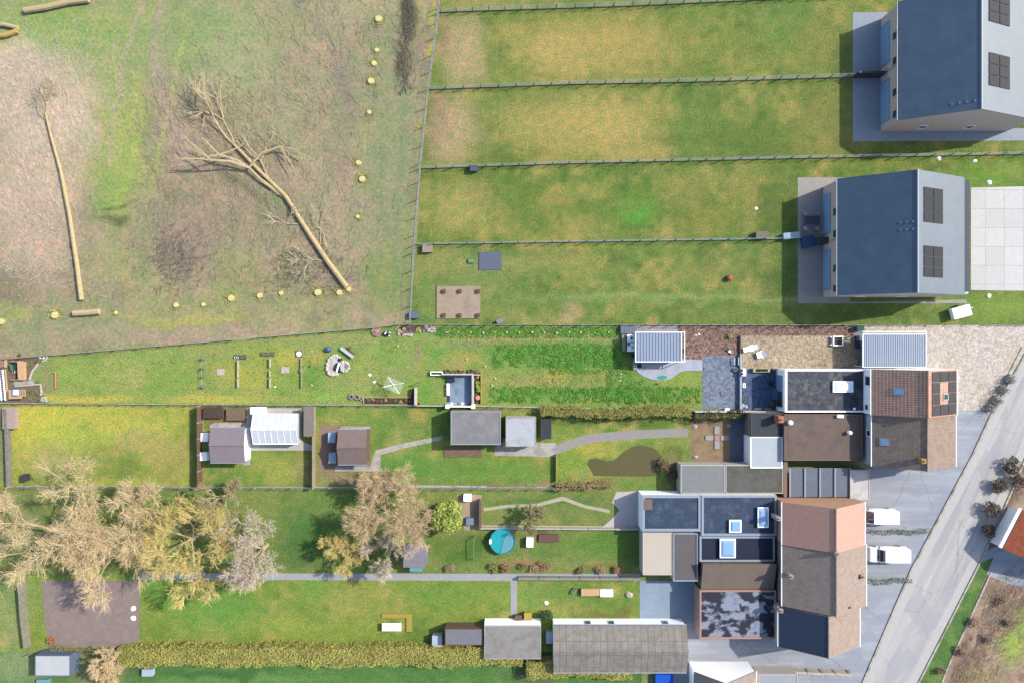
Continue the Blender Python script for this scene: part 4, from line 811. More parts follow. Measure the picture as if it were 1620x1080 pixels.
# stone circle, dark bundle, rock bed at the upper fence
one('fire_circle', 'low round heap of pink stones edged with straw', 'fire pit', MB().lathe(X(596), Y(524.5), [(.75,0),(.72,.18),(.5,.2),(.1,.28)], 16), speckle('pink_heap', [A('a0786c'), A('d8b0a0'), A('7f6a58'), A('c8b48c')], 6))
rr = random.Random(9)
tb = thing('rubbish_bundle', 'dark navy bundle with white scraps near the upper fence', 'bundle', X(612), Y(528.5)); obj('sack', MB().rock(X(612), Y(528.5), 0, .5, .42, .55, rr, 9, 4), M('navy_sack', A('27375a'), .4, 6, .4), tb)
obj('scrap', MB().cbox(X(611), Y(527), .5, .14, .4, .06, -.5).cbox(X(617), Y(526.5), .05, .14, .14, .2).cbox(X(616), Y(531), .05, .12, .12, .2), WHITE2, tb)
rb = [(627,521),(634,514.5),(689,514.5),(689,524),(670,526),(655,524.5),(649,531),(630,531),(629,525)]
sheet('soil_bed', rb, .018, SOIL)
rk = MB()
for i in range(70):
    px, py = rr.choice([(rr.uniform(629,636), rr.uniform(523,531)), (rr.uniform(636,650), rr.uniform(528.5,531)), (rr.uniform(672,689), rr.uniform(515.5,523.5)), (rr.uniform(655,688), rr.uniform(522.5,525))]); rk.rock(X(px), Y(py), 0, rr.uniform(.14,.3), rr.uniform(.12,.25), .22, rr, 6, 3)
tag(obj('rock_edging', rk, ROCKM), 'heaped pale rocks bordering the brown bed at the upper fence', 'rocks', kind='stuff')
one('timber_edging', 'slanting pale board at the left end of rock bed', 'edging', MB().tube((X(625.5), Y(522), .08), (X(633), Y(514.2), .08), .08, .08, 4), WOOD)
shrub('yellow_shrub', 'round pale yellow plant at the left of rock bed', 639, 520.5, .34, .35, leafmat('straw2', A('c8c070'), A('e8dc98')), 33); shrub('yellow_shrub', 'olive yellow bush in the middle of rock bed', 661.5, 521.5, .42, .5, YSH, 34)
for i, px in enumerate((645,650,655,667,672)): shrub('perennial', 'low purple brown perennial in the rock bed, number %d from the left' % (i+1), px, 519+(i % 2)*2, .33, .25, leafmat('purple_brown', A('6f5a58'), A('a08c84')), 70+i, 80, .06, 'perennials in the rock bed')
# row of stumps
s0 = thing('tree_stump', 'small pale cut stump in the long row below the upper fence', 'tree stump', X(706.5), Y(525.7), .008, 'row of small cut stumps')
obj('bark', MB().lathe(X(706.5), Y(525.7), [(.2,.008),(.17,.16)], 10), DSOIL, s0); obj('cut_face', MB().rock(X(706.5), Y(525.7), .162, .16, .15, .06, random.Random(4), 8, 3), M('stump_wood', A('e6cdb0'), .15, 6), s0)
for i, px in enumerate((725.5,745,764.5,783,801.5,821.5,842,861,880.5,900.5,918.5,941,963)):
    dup(s0, (X(px), Y(525.5+(i % 3)*.6), .008), i*1.1, sc=(.95,.9,1.1,.75,1,.95,1.2,1,1.15,.95,1.1,.7,1)[i])
for px, py, l in ((706-5+0,0,''),(784,598,'yellow white flower on the lawn right of the sitting place'),(779,609,'yellow daffodil on the lawn near the sitting place corner'),(739,568,'yellow flower in the dry patch above the pots'),(630,547,'pale yellow flower on the lawn below the rock bed'),(768,579,'whitish flower near the lush grass edge')):
    if l: one('flower', l, 'flower', MB().lathe(X(px), Y(py), [(.02,0),(.02,.15),(.13,.2),(.03,.2)], 8), M('petal', A('f0ec90'), .1, 4))
# trellis rows on the left part
for i, (py, r) in enumerate(((567.5,.22),(582,.2),(595.5,.18),(611.5,.22))):
    t = thing('espalier_post', 'grey sleeve of a young fruit tree on the wire line, %s' % ['uppermost','second from top','third from top','lowest'][i], 'post', X(322), Y(py), 0, 'young trees on the wire line')
    obj('sleeve', MB().lathe(X(322), Y(py), [(r,0),(r*.9,.4),(r*.5,.45)], 10), M('grey_sleeve', A('86898a'), .25, 5), t); m_ = MB(); r2 = random.Random(i)
    for k in range(14): aa = r2.uniform(0,6.28); m_.tube((X(322),Y(py),.4),(X(322)+.3*math.cos(aa),Y(py)+.35*math.sin(aa),.8),.012,.005,3)
    obj('twigs', m_, DWOOD, t)
one('wire', 'thin wire joining the four grey sleeves', 'wire', MB().tube((X(322), Y(565), .7), (X(322), Y(613), .7), .015, .015, 3), GREYM)
PINKS = M('pink_paving', A('d6c4bd'), .15, 5)
one('paving_slab', 'pinkish square paving slab set in the lawn, left one', 'paving slab', MB().cbox(X(349.3), Y(588), 0, 1.0, .85, .06, .1), PINKS); one('paving_slab', 'pinkish square paving slab set in the lawn, right one', 'paving slab', MB().cbox(X(451.3), Y(585), 0, 1.05, .9, .06, -.08), PINKS)
def trough(label, px, py, lx, ly, m, dm, a=0):
    x, y = X(px), Y(py); t = thing('seed_trough', label, 'planter', x, y); obj('box', MB().cbox(x, y, 0, lx, ly, .22, a), m, t); m_ = MB(); r2 = random.Random(int(px))
    for k in range(14): m_.rock(x+r2.uniform(-.42,.42)*lx, y+r2.uniform(-.35,.35)*ly, .2, .09, .08, .12, r2, 6, 3)
    obj('clods', m_, dm, t); return t
trough('dark trough of grey stones at the head of first plank row', 381, 564, 1.55, .55, M('trough_dark', A('5f5c50'), .4, 5), M('grey_clods', A('a3a3a0'), .3, 5)); trough('mottled soil trough at the head of second plank row', 424, 559.5, 1.9, .5, M('trough_brown', A('77705a'), .4, 5), M('brown_clods', A('98906f'), .4, 5))
for px, l in ((373.5,'white pot on the lawn left of the dark trough'),(376.5,'white pot touching the dark trough')): pot('flower_pot', l, px, 565.3, .17, .25, WHITE2)
EDG = M('plank_edging', A('cfc6a8'), .2, 5); k = 0
for rx, segs in ((377.5,((570,583),(583.5,597),(598.5,612))),(428,((566.5,580.5),(586,595),(598,612)))):
    for j, (a0_, a1_) in enumerate(segs): one('edging_plank', 'upright pale plank in the %s plank row, %s piece' % (('first','second')[rx > 400], ('upper','middle','lower')[j]), 'plank', MB().box(X(rx)-.07, Y(a1_), 0, X(rx)+.07-.04*(j == 1), Y(a0_), .42), EDG)
one('edging_plank', 'long weathered plank row ending at the white disc', 'plank', MB().box(X(477)-.07, Y(588), 0, X(477)+.04, Y(567), .3).box(X(477.4)-.05, Y(613), 0, X(477.4)+.06, Y(590), .32).cbox(X(477.5), Y(586), 0, .28, .45, .4), M('weathered_edging', A('b0aa86'), .4, 8))
dt = thing('well_cover', 'dark square slab carrying a white round disc', 'well cover', X(473.5), Y(559)); obj('slab', MB().cbox(X(473.5), Y(559), 0, .85, .9, .15), M('slab_grey', A('7c8086'), .2, 4), dt); obj('disc', MB().lathe(X(473.5), Y(559.5), [(.34,.152),(.34,.2),(.1,.22)], 18), WHITE2, dt)
stone('grey brown stone on the lawn right of the well cover', 493, 556, .2, ROCKM); stone('pale flat stone on the lawn below the plank rows', 435, 611.5, .14, WST); stone('peach stone on the lawn beside the third plank row', 493, 609, .2, ROCKM); shrub('small_shrub', 'low twiggy plant on dark grass beside the third plank row', 491, 579, .34, .25, leafmat('twiggy', A('7a7a50'), A('a09870')), 80, 90, .05)
# left corner: vegetable bed
lt = thing('ladder', 'white ladder with grey rungs lying on pale boards at the left edge', 'ladder', X(6), Y(608)); p0, p1 = (4, 584.5), (8.5, 632.5)
def lp(px, py, z): return (X(px), Y(py), z)
for dx in (-3.1, 3.1): obj('rail', MB().tube(lp(p0[0]+dx, p0[1], .35), lp(p1[0]+dx, p1[1], .35), .09, .09, 4), WHITE2, lt)
rg = MB()
for k in range(14):
    f = (k+.5)/14; px, py = p0[0]+(p1[0]-p0[0])*f, p0[1]+(p1[1]-p0[1])*f; rg.tube(lp(px-3.1, py, .33), lp(px+3.1, py, .33), .07, .07, 5)
obj('rungs', rg, M('rung_grey', A('c4cad4'), .1, 4), lt)
one('timber_board', 'long pale board beside the white ladder', 'board', MB().prism(P([(8.5,583),(10,583),(15,632),(13.2,632.5)]), .05, .2), WOOD)
one('timber_board', 'short upright board above the ladder in the corner', 'board', MB().prism(P([(8.5,569),(12,568.5),(12,580.5),(8.5,581)]), .05, .25), WOOD)
one('brick_heap', 'heap of reddish bricks in the upper left corner', 'bricks', MB().cbox(X(4), Y(577), 0, .5, .6, .3, .2).cbox(X(5), Y(572), 0, .55, .4, .35, -.2).cbox(X(1), Y(574), 0, .4, .5, .25, .5), M('red_brick', A('b08c7c'), .3, 5))
bx = thing('wooden_chest', 'open wooden cold frame with pale plank lid in the vegetable corner', 'cold frame', X(37), Y(586)); obj('lid', MB().prism(P([(32,570.5),(41,570.5),(42.5,573),(42.2,600.5),(33.5,600)]), .55, .62), OWOOD, bx)
obj('box', MB().box(X(20), Y(600.5), 0, X(42), Y(599.5), .5).box(X(20), Y(572), 0, X(32), Y(571), .5).box(X(41.2), Y(599.4), 0, X(42), Y(572), .5), OWOOD, bx); obj('bottom', MB().box(X(24), Y(599.4), .02, X(41), Y(572.1), .05), DSOIL, bx)
wh = thing('wheelbarrow', 'green wheelbarrow with mauve handle end in the cold frame', 'wheelbarrow', X(24), Y(582)); obj('tray', MB().add([lp(18.5,574,.6),lp(28.5,573.5,.6),lp(27.5,585,.5),lp(21,585,.5),lp(21,576,.25),lp(27,576,.25),lp(26,583,.25),lp(22,583,.25)], [(4,7,6,5),(0,1,5,4),(1,2,6,5),(2,3,7,6),(3,0,4,7),(0,4,5,1)][:6]), M('green_tray', A('4c7a60'), .15, 4), wh)
obj('wheel', MB().lathe(X(25), Y(588), [(.15,.05),(.15,.25)], 12), M('mauve', A('b59ab8'), .2, 4), wh)
for d in (0, 4): obj('handle', MB().tube(lp(22.5+d,584,.45), lp(24+d*.5,591,.4), .03), M('pale_handle', A('c4b8ae'), .1, 4), wh)
one('spade', 'spade handle leaning diagonally over the bed below the cold frame', 'spade', MB().tube(lp(20.5,601,.1), lp(27,594,.5), .03).cbox(X(20.5), Y(601), .05, .2, .25, .03, .7), WOOD)
st = ctable('potting_table', 'wooden potting table with holed boards in the lower left bed', 'table', 30, 622.5, 1.85, 1.25, .7, OWOOD, .03, DWOOD)
cr = thing('crate', 'white and blue plastic crate standing on the potting table', 'crate', X(25,.7), Y(621,.7), .7); obj('body', MB().cbox(X(25,.8), Y(620,.8), .702, .75, .95, .25), M('blue_crate', A('7d8fc0'), .1, 4), cr)
for dy in (-3.2, 0.6): obj('lid', MB().cbox(X(25,.95), Y(620-dy-1,.95), .954, .72, .32, .03), WHITE2, cr)
sd_ = thing('seed_tray', 'brown seed tray with dark holes on the potting table', 'seed tray', X(36,.7), Y(621,.7), .7); obj('tray', MB().cbox(X(36.3,.7), Y(621,.7), .702, .75, .95, .06), WOOD, sd_); m_ = MB()
for i in range(2):
    for j in range(5): m_.cbox(X(34+i*4,.76), Y(617.3+j*1.9,.76), .764, .16, .09, .02)
obj('holes', m_, BLACK, sd_)
EST = M('edging_stone', A('dcd8c4'), .15, 5)
def edging(label, pts, w_=.14, hz=.16):
    m_ = MB(); r2 = random.Random(int(pts[0][0]))
    for p, q in zip(pts, pts[1:]):
        a = Vector((X(p[0]), Y(p[1]), 0)); b = Vector((X(q[0]), Y(q[1]), 0)); n = max(1, round((b-a).length/.4)); an = math.atan2(b.y-a.y, b.x-a.x)
        for i in range(n):
            c = a.lerp(b, (i+.5)/n); m_.cbox(c.x, c.y, .0, (b-a).length/n-.03, w_, hz*r2.uniform(.8,1.1), an+r2.uniform(-.1,.1))
    return one('stone_edging', label, 'edging', m_, EST)
edging('curved stone edging from the cold frame up to the fence', [(47.5,600.5),(49,594),(52,586),(57,580),(61,575)], .2); edging('loop of white edging stones at the upper fence', [(67,571.5),(72,570.5),(75,567),(74.5,563)], .16)
edging('pale edging stones turning the corner of lower left bed', [(24,610.5),(45,609),(55,608),(65,607)], .16); edging('vertical run of edging stones at right of lower left bed', [(65,608),(65.5,615),(66.5,621),(64.5,625)], .2)
edging('short curved edging around the lower corner', [(66,628),(71,628),(74,632),(74,636)], .14)
stone('group of white stones inside the stone loop, left one', 64, 565.8, .22, WST); stone('group of white stones inside the stone loop, right one', 69, 565.8, .2, WST); one('stone_slab', 'rounded grey slab in the bottom corner of left bed', 'stone slab', MB().prism(ell(69,632,4.5,3.5), 0, .1), CONC)
for i, (px, py) in enumerate(((48,576),(44,578),(57,571),(57,618),(58,624),(56,628),(48,620),(47,630),(61,634),(18,566),(30,562))): shrub('vegetable', 'leafy vegetable in the left beds, %s' % ('beside the cold frame','against the cold frame lid','under the stone loop','behind the corner edging','left of edging run','low in the corner bed','right of the potting table','below the potting table','by the lower fence','above the wheelbarrow','above the cold frame')[i], px, py, .33, .25, [GSH, leafmat('veg', A('8a9050'), A('b0aa78'))][i % 2], 90+i, 80, .06, 'vegetables in the left beds')
dl = thing('wooden_ladder', 'small wooden rack with short orange rungs on the lawn', 'rack', X(90), Y(600)); obj('rail', MB().box(X(88.8), Y(614.5), .05, X(90), Y(587.5), .3).box(X(84.5), Y(589), .05, X(88.8)-.003, Y(588), .2), WOOD, dl); m_ = MB()
for k in range(9): m_.box(X(90)+.003, Y(589.6+k*3), .1, X(92.4), Y(588+k*3), .28)
obj('rungs', m_, TERRA, dl)
# ------------------------------------------------------------------ growth on the main lawn
def tufts(name, label, cells, m, seed, ls):
    r2 = random.Random(seed); m_ = MB()
    for (x0, y0, x1, y1, n, cl) in cells:
        for i in range(n):
            cx_, cy_ = r2.uniform(x0, x1), r2.uniform(y0, y1)
            if cl and fbm(np.array([cx_/6.]), np.array([cy_/6.]))[0] < .38+.1*r2.random(): continue
            if 998 < cx_ < 1112 and cy_ < 606-abs(cx_-1045)*.15: continue
            for k in range(5): m_.leaf(X(cx_)+r2.gauss(0,.1), Y(cy_)+r2.gauss(0,.1), .03+r2.random()*.1, ls*r2.uniform(.6,1.4), r2)
    return tag(obj(name, m_, m), label, 'grass', kind='stuff')
tufts('lush_grass', 'lush dark green clumps in the right half of main lawn', [(782,545,985,580,2600,True),(870,560,960,590,900,True),(775,612,1108,636,2600,True),(960,575,1040,640,900,True),(690,518,978,534,900,False)], leafmat('lush', A('4c9430'), A('6cac40'), A('9cc45c')), 1, .075)
tufts('dry_grass', 'pale dry grass tufts scattered through the main lawn', [(300,545,620,635,600,True),(90,570,300,632,400,True),(600,535,1000,560,500,True),(800,585,1000,610,500,True)], leafmat('dry', A('8fa040'), A('b8b860'), A('c8c880')), 2, .06)
# ------------------------------------------------------------------ the two slate-roofed houses
SLATE = newmat('slate_roof', .42, 0, .85)[0]
_t = SLATE.node_tree; _b = _t.nodes['Principled BSDF']; _p = pos(_t)
_c = ramp(_t, noise(_t, _p, .6, 5, .6), [(.3, (.026,.05,.082)), (.7, (.04,.07,.104))]); _k = nd(_t, 'ShaderNodeTexBrick'); _k.inputs['Scale'].default_value = 1; _k.inputs['Brick Width'].default_value = .3; _k.inputs['Row Height'].default_value = .3; _k.inputs['Mortar Size'].default_value = .012
_k.inputs['Color1'].default_value = (1,1,1,1); _k.inputs['Color2'].default_value = (.92,.92,.92,1); _k.inputs['Mortar'].default_value = (.6,.6,.6,1); _t.links.new(_p, _k.inputs['Vector'])
_t.links.new(mix(_t, 1.0, _c, _k.outputs[0], 'MULTIPLY'), _b.inputs['Base Color'])
HOUSEW = M('pale_pink_brick', A('ecd8cc'), .06, 3)
SPAN = M('field_panels', A('35383f'), .1, 4, .6, 0, 0, .15)
def slate_house(label, wx_, ex_, y0, y1, he, rx_, hr, wallm, he2, panels, vents):
    t, g = gable('semi_detached_house', label, 'house', wx_, ex_, y0, y1, he, rx_, hr, SLATE, wallm, he2, over=.3, ridge_m=GREYM, gutter=GREYM)
    for (s0_, s1_, c0, c1) in panels:
        for i in range(2):
            for j in range(3):
                ds, dc = (s1_-s0_)/2, (c1-c0)/3; on_slope(g, 'e', s0_+i*ds+.006, s0_+(i+1)*ds-.006, c0+j*dc+.002, c0+(j+1)*dc-.002, .05, .04, 'solar_panel', SPAN, t)
    for (s, c) in vents: on_slope(g, 'w', s-.012, s+.012, c-.008, c+.008, 0, .1, 'roof_vent', M('vent_grey', A('7f9cc0'), .1, 4), g['roof'])
    return t, g
hB, gB = slate_house('lower semi-detached house with slate roof and two dark panel fields', 1325, 1524, 283, 467, 4.8, 1452, 9.6, HOUSEW, 5.6,
   [(.12,.54,.58,.87),(.12,.54,.13,.39)], [(.06+.075*i, .52+j*.06) for i in range(3) for j in range(2)])
hA, gA = slate_house('upper semi-detached house cut by the top edge with slate roof', 1421, 1640, 3, 190, 4.8, 1553, 9.2, HOUSEW, 4.9,
   [(.12,.5,.72,1-.02),(.12,.5,.2,.47)], [(.08+.09*i, .07) for i in range(4)])
for (g_, t_, ys) in ((gB, hB, ((283,340),(345,375),(378,430),(432,462))), (gA, hA, ((10,60),(70,100),(115,150),(155,185)))):
    xw = g_['a0']+.3
    for i, (a_, b__) in enumerate(ys): wallwin(t_, 'w', Y(b__, 4), Y(b__, 4)+1.0, 3.0, 4.1, xw, DARKG, GREYM)
    b0_, b1_ = g_['b0'], g_['b1']; L_ = b1_-b0_
    for f0, f1 in ((.06,.42),(.56,.92)): wallwin(t_, 'w', b0_+L_*f0, b0_+L_*f1, .05, 2.3, xw, BLUEG, GREYM, 'sliding_door', .1)
    obj('downpipe', MB().tube((xw-.08, b0_+L_*.49, 0), (xw-.08, b0_+L_*.49, 4.5), .05, .05, 8), GREYM, t_)
    for f0 in (.25, .6): wallwin(t_, 's', g_['a0']+(g_['a1']-g_['a0'])*f0, g_['a0']+(g_['a1']-g_['a0'])*f0+1.0, 1.2, 2.4, b0_+.02)
one('porch_canopy', 'long dark canopy along the drive side of lower slate roofed house', 'canopy', MB().box(X(1520,2.8), Y(462,2.8), 2.6, X(1534,2.8), Y(285,2.8), 2.8), M('canopy_grey', A('5d6470'), .1, 3))
one('terrace_screen', 'dark screen between the two terraces of the upper slate roofed house', 'screen', MB().box(X(1349), Y(124), 0, X(1391), Y(121), 1.9), DARK)
# things on the lower house's terraces
crate('storage_box', 'white long box sticking out over the lawn by the shared terrace', 1249, 374, 2.1, .8, .8, M('pale_blue_box', A('b0c4dc'), .05, 3), .1)
crate('parasol_base', 'dark blue covered table in the middle of the shared terrace', 1276, 383, 1.7, 1.5, .7, M('navy_cover', A('3a5680'), .2, 3), .2, cat='table'); ctable('garden_table', 'dark garden table on the upper terrace of lower slate house', 'table', 1282, 350, 2.0, 1.1, .75, M('table_dark', A('505866'), .2, 3))
for i, (px, py) in enumerate(((1272,338),(1290,338),(1272,362),(1290,362))): 
    t = thing('garden_chair', 'grey chair around the dark garden table, %s' % ('upper left','upper right','lower left','lower right')[i], 'chair', X(px), Y(py), 0, 'chairs around the dark table'); s_ = -1 if i > 1 else 1
    obj('seat', MB().cbox(X(px), Y(py), .4, .5, .5, .06), GREYM, t); obj('backrest', MB().cbox(X(px), Y(py)+s_*.27, .46, .5, .05, .45), GREYM, t)
    for sx in (-.2,.2):
        for sy in (-.2,.2): obj('leg', MB().cbox(X(px)+sx, Y(py)+sy, 0, .04, .04, .4), GREYM, t)
one('terrace_screen', 'dark screen dividing the terraces of the lower slate roofed house', 'screen', MB().box(X(1285), Y(388), 0, X(1306), Y(378), 1.7), DARK)
crate('bin', 'brown compost bin on the plot line left of the shared terrace', 1203, 373, 1.6, .9, .8, M('bin_brown', A('8a7f70'), .2, 3), cat='bin')
ct_ = thing('garden_cabin', 'white topped car trailer on the grass below lower slate roofed house', 'trailer', X(1515), Y(493)); obj('body', MB().cbox(X(1514), Y(494), .35, 2.5, 1.5, .75, .28), M('trailer_white', (.7,.7,.68), .05, 2), ct_)
for s in (-1, 1): obj('wheel', MB().tube((X(1514)+s*.8*math.sin(-.28), Y(494)+s*.8*math.cos(.28), .3), (X(1514)+s*.95*math.sin(-.28), Y(494)+s*.95*math.cos(.28), .3), .3, .3, 14), BLACK, ct_)
obj('drawbar', MB().tube((X(1528), Y(489), .4), (X(1536), Y(486.5), .35), .05), GREYM, ct_)
for px, py, l in ((1485,251,'white pipe cover on the plot line between slate houses'),(1542,255,'bluish post cap on plot line beside lower slate house'),(1565,289,'white stone by the pale drive top edge'),(1564,468,'white stone below the pale drive'),(1528,462,'pale block at the corner of lower slate house')): stone(l, px, py, .35, WST)
# fences of the upper plots
PF = dict(hgt=1.4, every=2.4, baseh=.25, wires=4, base=M('plot_plank', A('8f9480'), .2, 2), postm=M('plot_post', A('8a908a'), .1, 3))
GH = M('wire_growth', A('8a9078'), .2, 2)
for l, pts in (('wire fence at the top of upper plots, first from the top', [(697,20),(850,15),(1000,10),(1240,-1),(1420,-10)]), ('wire fence between upper plots, second from the top', [(678,142),(900,134),(1100,130),(1391,121)]),
   ('wire fence between upper plots, third from the top', [(665,267),(900,259),(1250,251),(1640,244)]), ('wire fence between upper plots, fourth from the top', [(660,387),(900,383),(1262,378)]), ('wire fence closing the four upper plots toward the meadow', [(697,-10),(690,60),(678,142),(666,260),(655,400),(650,512)])):
    fence(l, pts, **PF)
crate('compost_bin', 'dark bin against the third fence of upper plots', 750, 268, 1.0, .8, .8, M('bin_slate', A('5a6470'), .1, 3), cat='bin')
crate('compost_bin', 'pinkish brown bin at the left end of fourth fence', 677, 394, 1.3, 1.0, .7, M('bin_pink', A('b09c88'), .15, 3), cat='bin')
one('trampoline_pit', 'square slate blue trampoline sunk in the lawn', 'trampoline', MB().box(X(758), Y(427), 0, X(793), Y(399), .12), M('slate_mat', A('6a7286'), .08, 2)); crate('box', 'small green box beside the square slate trampoline', 746, 413, .8, .5, .3, M('box_green', A('7aa07c'), .1, 3))
one('toy_ball', 'orange ball on the lawn left of lower slate house', 'ball', MB().lathe(X(1153), Y(440), [(.15,0),(.38,.2),(.42,.4),(.3,.65),(.05,.75)], 14), M('orange_ball', A('c4744c'), .1, 3))
for px, py, l in ((1196,330,'pale stone on the upper plot lawn'),(1000,0,'')):
    if l: stone(l, px, py, .25, WST)
gz = thing('gazebo_frame', 'square sand coloured play pit with six dark posts by the meadow corner', 'play pit', X(725), Y(479)); obj('deck', MB().box(X(691), Y(504), 0, X(760), Y(453), .15), M('sand_deck', A('b8a48c'), .15, 1.2, stain=A('a08c80')), gz)
for px in (703, 728, 757):
    for py in (461, 499): obj('post', MB().cbox(X(px), Y(py), .15, .45, .5, .35), M('post_brown', A('6f5a48'), .2, 3), gz)
crate('box', 'slate blue box at the meadow corner left of play pit', 656, 499, 1.3, .8, .6, M('box_slate', A('6c7a90'), .1, 3)); crate('box', 'small grey box right of the play pit on the fence line', 791, 508, .9, .5, .5, M('box_grey', A('8f9a9c'), .1, 3), .4)
# ------------------------------------------------------------------ meadow: felled trees, stumps, brush
BARK = M('pale_bark', A('d4be8e'), .3, 3, bmp=.03); TWIG = M('felled_twigs', A('ecdcbc'), .2, 3); CUT = M('fresh_cut_wood', A('ede0a0'), .12, 5)
def felled(label, pts, r0, r1, limbs, seed):
    r2 = random.Random(seed); w_ = [Vector((X(a), Y(b), .3)) for a, b in pts]; t = thing('felled_tree', label, 'felled tree', w_[0].x, w_[0].y); tm = MB(); n = len(w_)-1
    for i in range(n): tm.tube(w_[i], w_[i+1], r0+(r1-r0)*i/n, r0+(r1-r0)*(i+1)/n, 8)
    obj('trunk', tm, BARK, t); d = (w_[-1]-w_[0]).normalized()
    for (f, ang, L, r) in limbs:
        br = MB(); tw = MB()
        p = w_[0].lerp(w_[-1], f); i = min(n-1, int(f*n)); p = w_[i].lerp(w_[i+1], f*n-i); a = math.atan2(d.y, d.x)+ang
        branch(br, tw, p, Vector((math.cos(a), math.sin(a), .12)), L*.75, r*1.25, 2, r2, 3, 0, 1.0, 3)
        fl = lambda m_: [(x, y, .1+abs(z-.3)*.5) for x, y, z in m_.v]
        br.v = fl(br); tw.v = fl(tw); lo_ = obj('limb', br, BARK, t)
        if tw.v: obj('twigs', tw, TWIG, lo_)
    obj('cut_end', MB().tube(w_[0]-d*.06, w_[0]-d*.002, r0*.95, r0*.95, 10), CUT, t); return t
felled('long straight felled trunk with brushy top at the left of the meadow', [(131,474),(124,420),(112,340),(98,270),(84,220),(74,180)], .34, .14, [(.93,.35,2.6,.08),(1,-.1,3,.09),(1,-.5,2.2,.07)], 5)
felled('large forked felled tree lying diagonally across the meadow', [(549,454),(520,415),(490,370),(452,310),(410,270),(372,230)], .38, .2, [(.58,.22,9,.2),(.72,-.25,4,.13),(1,.15,6,.14),(1,-.35,5,.12),(.3,-.7,3.5,.07),(.2,.6,3,.06),(.45,.9,3,.06)], 11)
def log(label, pts, r, m=WOOD):
    m_ = MB(); m_.path([(X(a), Y(b), r+.02) for a, b in pts], r, 8); return one('log', label, 'log', m_, m)
LG = M('log_bark', A('d8c095'), .15, 3)
log('long pale log lying in the top left corner of the meadow', [(42,19),(75,14),(110,6),(143,2)], .38, LG); log('upper of two logs at the left edge of the meadow', [(-20,40),(10,41),(31,46)], .3, LG); log('lower yellowish log at the left edge of the meadow', [(-20,60),(10,58),(30,51)], .33, M('log_yellow', A('d8b862'), .12, 3))
log('short thick log lying beside the felled trunk base', [(120,496),(140,495),(160,493)], .42, LG)
st0 = thing('tree_stump', 'fresh pale stump with leafy edge in the felled row', 'tree stump', X(88), Y(499), 0, 'fresh stumps along the meadow edges')
obj('trunk', MB().lathe(X(88), Y(499), [(.6,0),(.5,.15),(.45,.3)], 12), BARK, st0); obj('cut_face', MB().lathe(X(88), Y(499), [(.44,.302),(.42,.34),(.02,.35)], 12), CUT, st0); m_ = MB(); r2 = random.Random(6)
for i in range(90): a = r2.uniform(0,6.28); d = r2.uniform(.5,1.1); m_.leaf(X(88)+d*math.cos(a), Y(499)+d*.8*math.sin(a)+.25, r2.uniform(.03,.25), .1, r2)
obj('moss', m_, leafmat('moss_leaves', A('a8b048'), A('d0cc5c'), A('8a9a40')), st0)
for i, (px, py) in enumerate(((184,495),(3,509),(279,483),(322,482),(366,472),(411,468),(445,464),(503,463),(537,463),(552,458),(566,343),(573,284),(567,258),(584,178),(587,129),(592,101),(596,80),(599,31))):
    dup(st0, (X(px), Y(py), 0), i*1.7, sc=.55+.45*((i*37) % 10)/10)
def brush(name, label, areas, m, seed, L=.8, r=.03, clip=None):
    r2 = random.Random(seed); m_ = MB()
    for (cx_, cy_, rx, ry, n, ang) in areas:
        for i in range(n):
            px, py = r2.gauss(cx_, rx*.5), r2.gauss(cy_, ry*.5); a = ang+r2.gauss(0, .5)
            if clip and px < 1640-(py-680)*.47+clip: continue
            l = L*r2.uniform(.5, 2.2); x, y, z = X(px), Y(py), r2.uniform(.02, .12)
            e = (x+l*math.cos(a), y+l*math.sin(a), z+r2.uniform(0, .08)); m_.tube((x,y,z), e, r*r2.uniform(.6,1.3), r*.4, 3)
            for k in range(2): a2 = a+r2.gauss(0, .8); f = r2.random(); q = (x+l*f*math.cos(a), y+l*f*math.sin(a), z+.05); m_.tube(q, (q[0]+l*.5*math.cos(a2), q[1]+l*.5*math.sin(a2), z+.15), r*.5, r*.2, 3)
    return tag(obj(name, m_, m), label, 'brushwood', kind='stuff')
brush('brushwood', 'pale pinkish brushwood heaped over the left of the meadow', [(55,160,130,110,2200,1.2),(40,320,80,120,1500,1.7),(70,420,90,60,250,.8),(20,120,60,50,500,.3)], M('pale_brush', sc(A('f4e2cc'), 1.15), .25, 3), 1, .6, .022)
brush('brushwood', 'grey brown brushwood between the two felled trees', [(290,380,130,110,600,.9),(350,230,120,100,500,2.2),(480,330,110,140,500,1.0),(500,120,130,120,250,1.9),(560,60,80,60,100,1.2),(300,180,90,80,200,1.9)], M('brown_brush', A('d8c6ac'), .2, 3), 2, .9, .026)
brush('brushwood', 'dark twiggy litter along the meadow edge near the plots', [(645,30,14,70,180,1.6),(640,110,14,50,90,1.6),(270,410,50,50,300,.7),(480,430,70,40,300,.5)], M('dark_brush', A('948878'), .3, 3), 3)
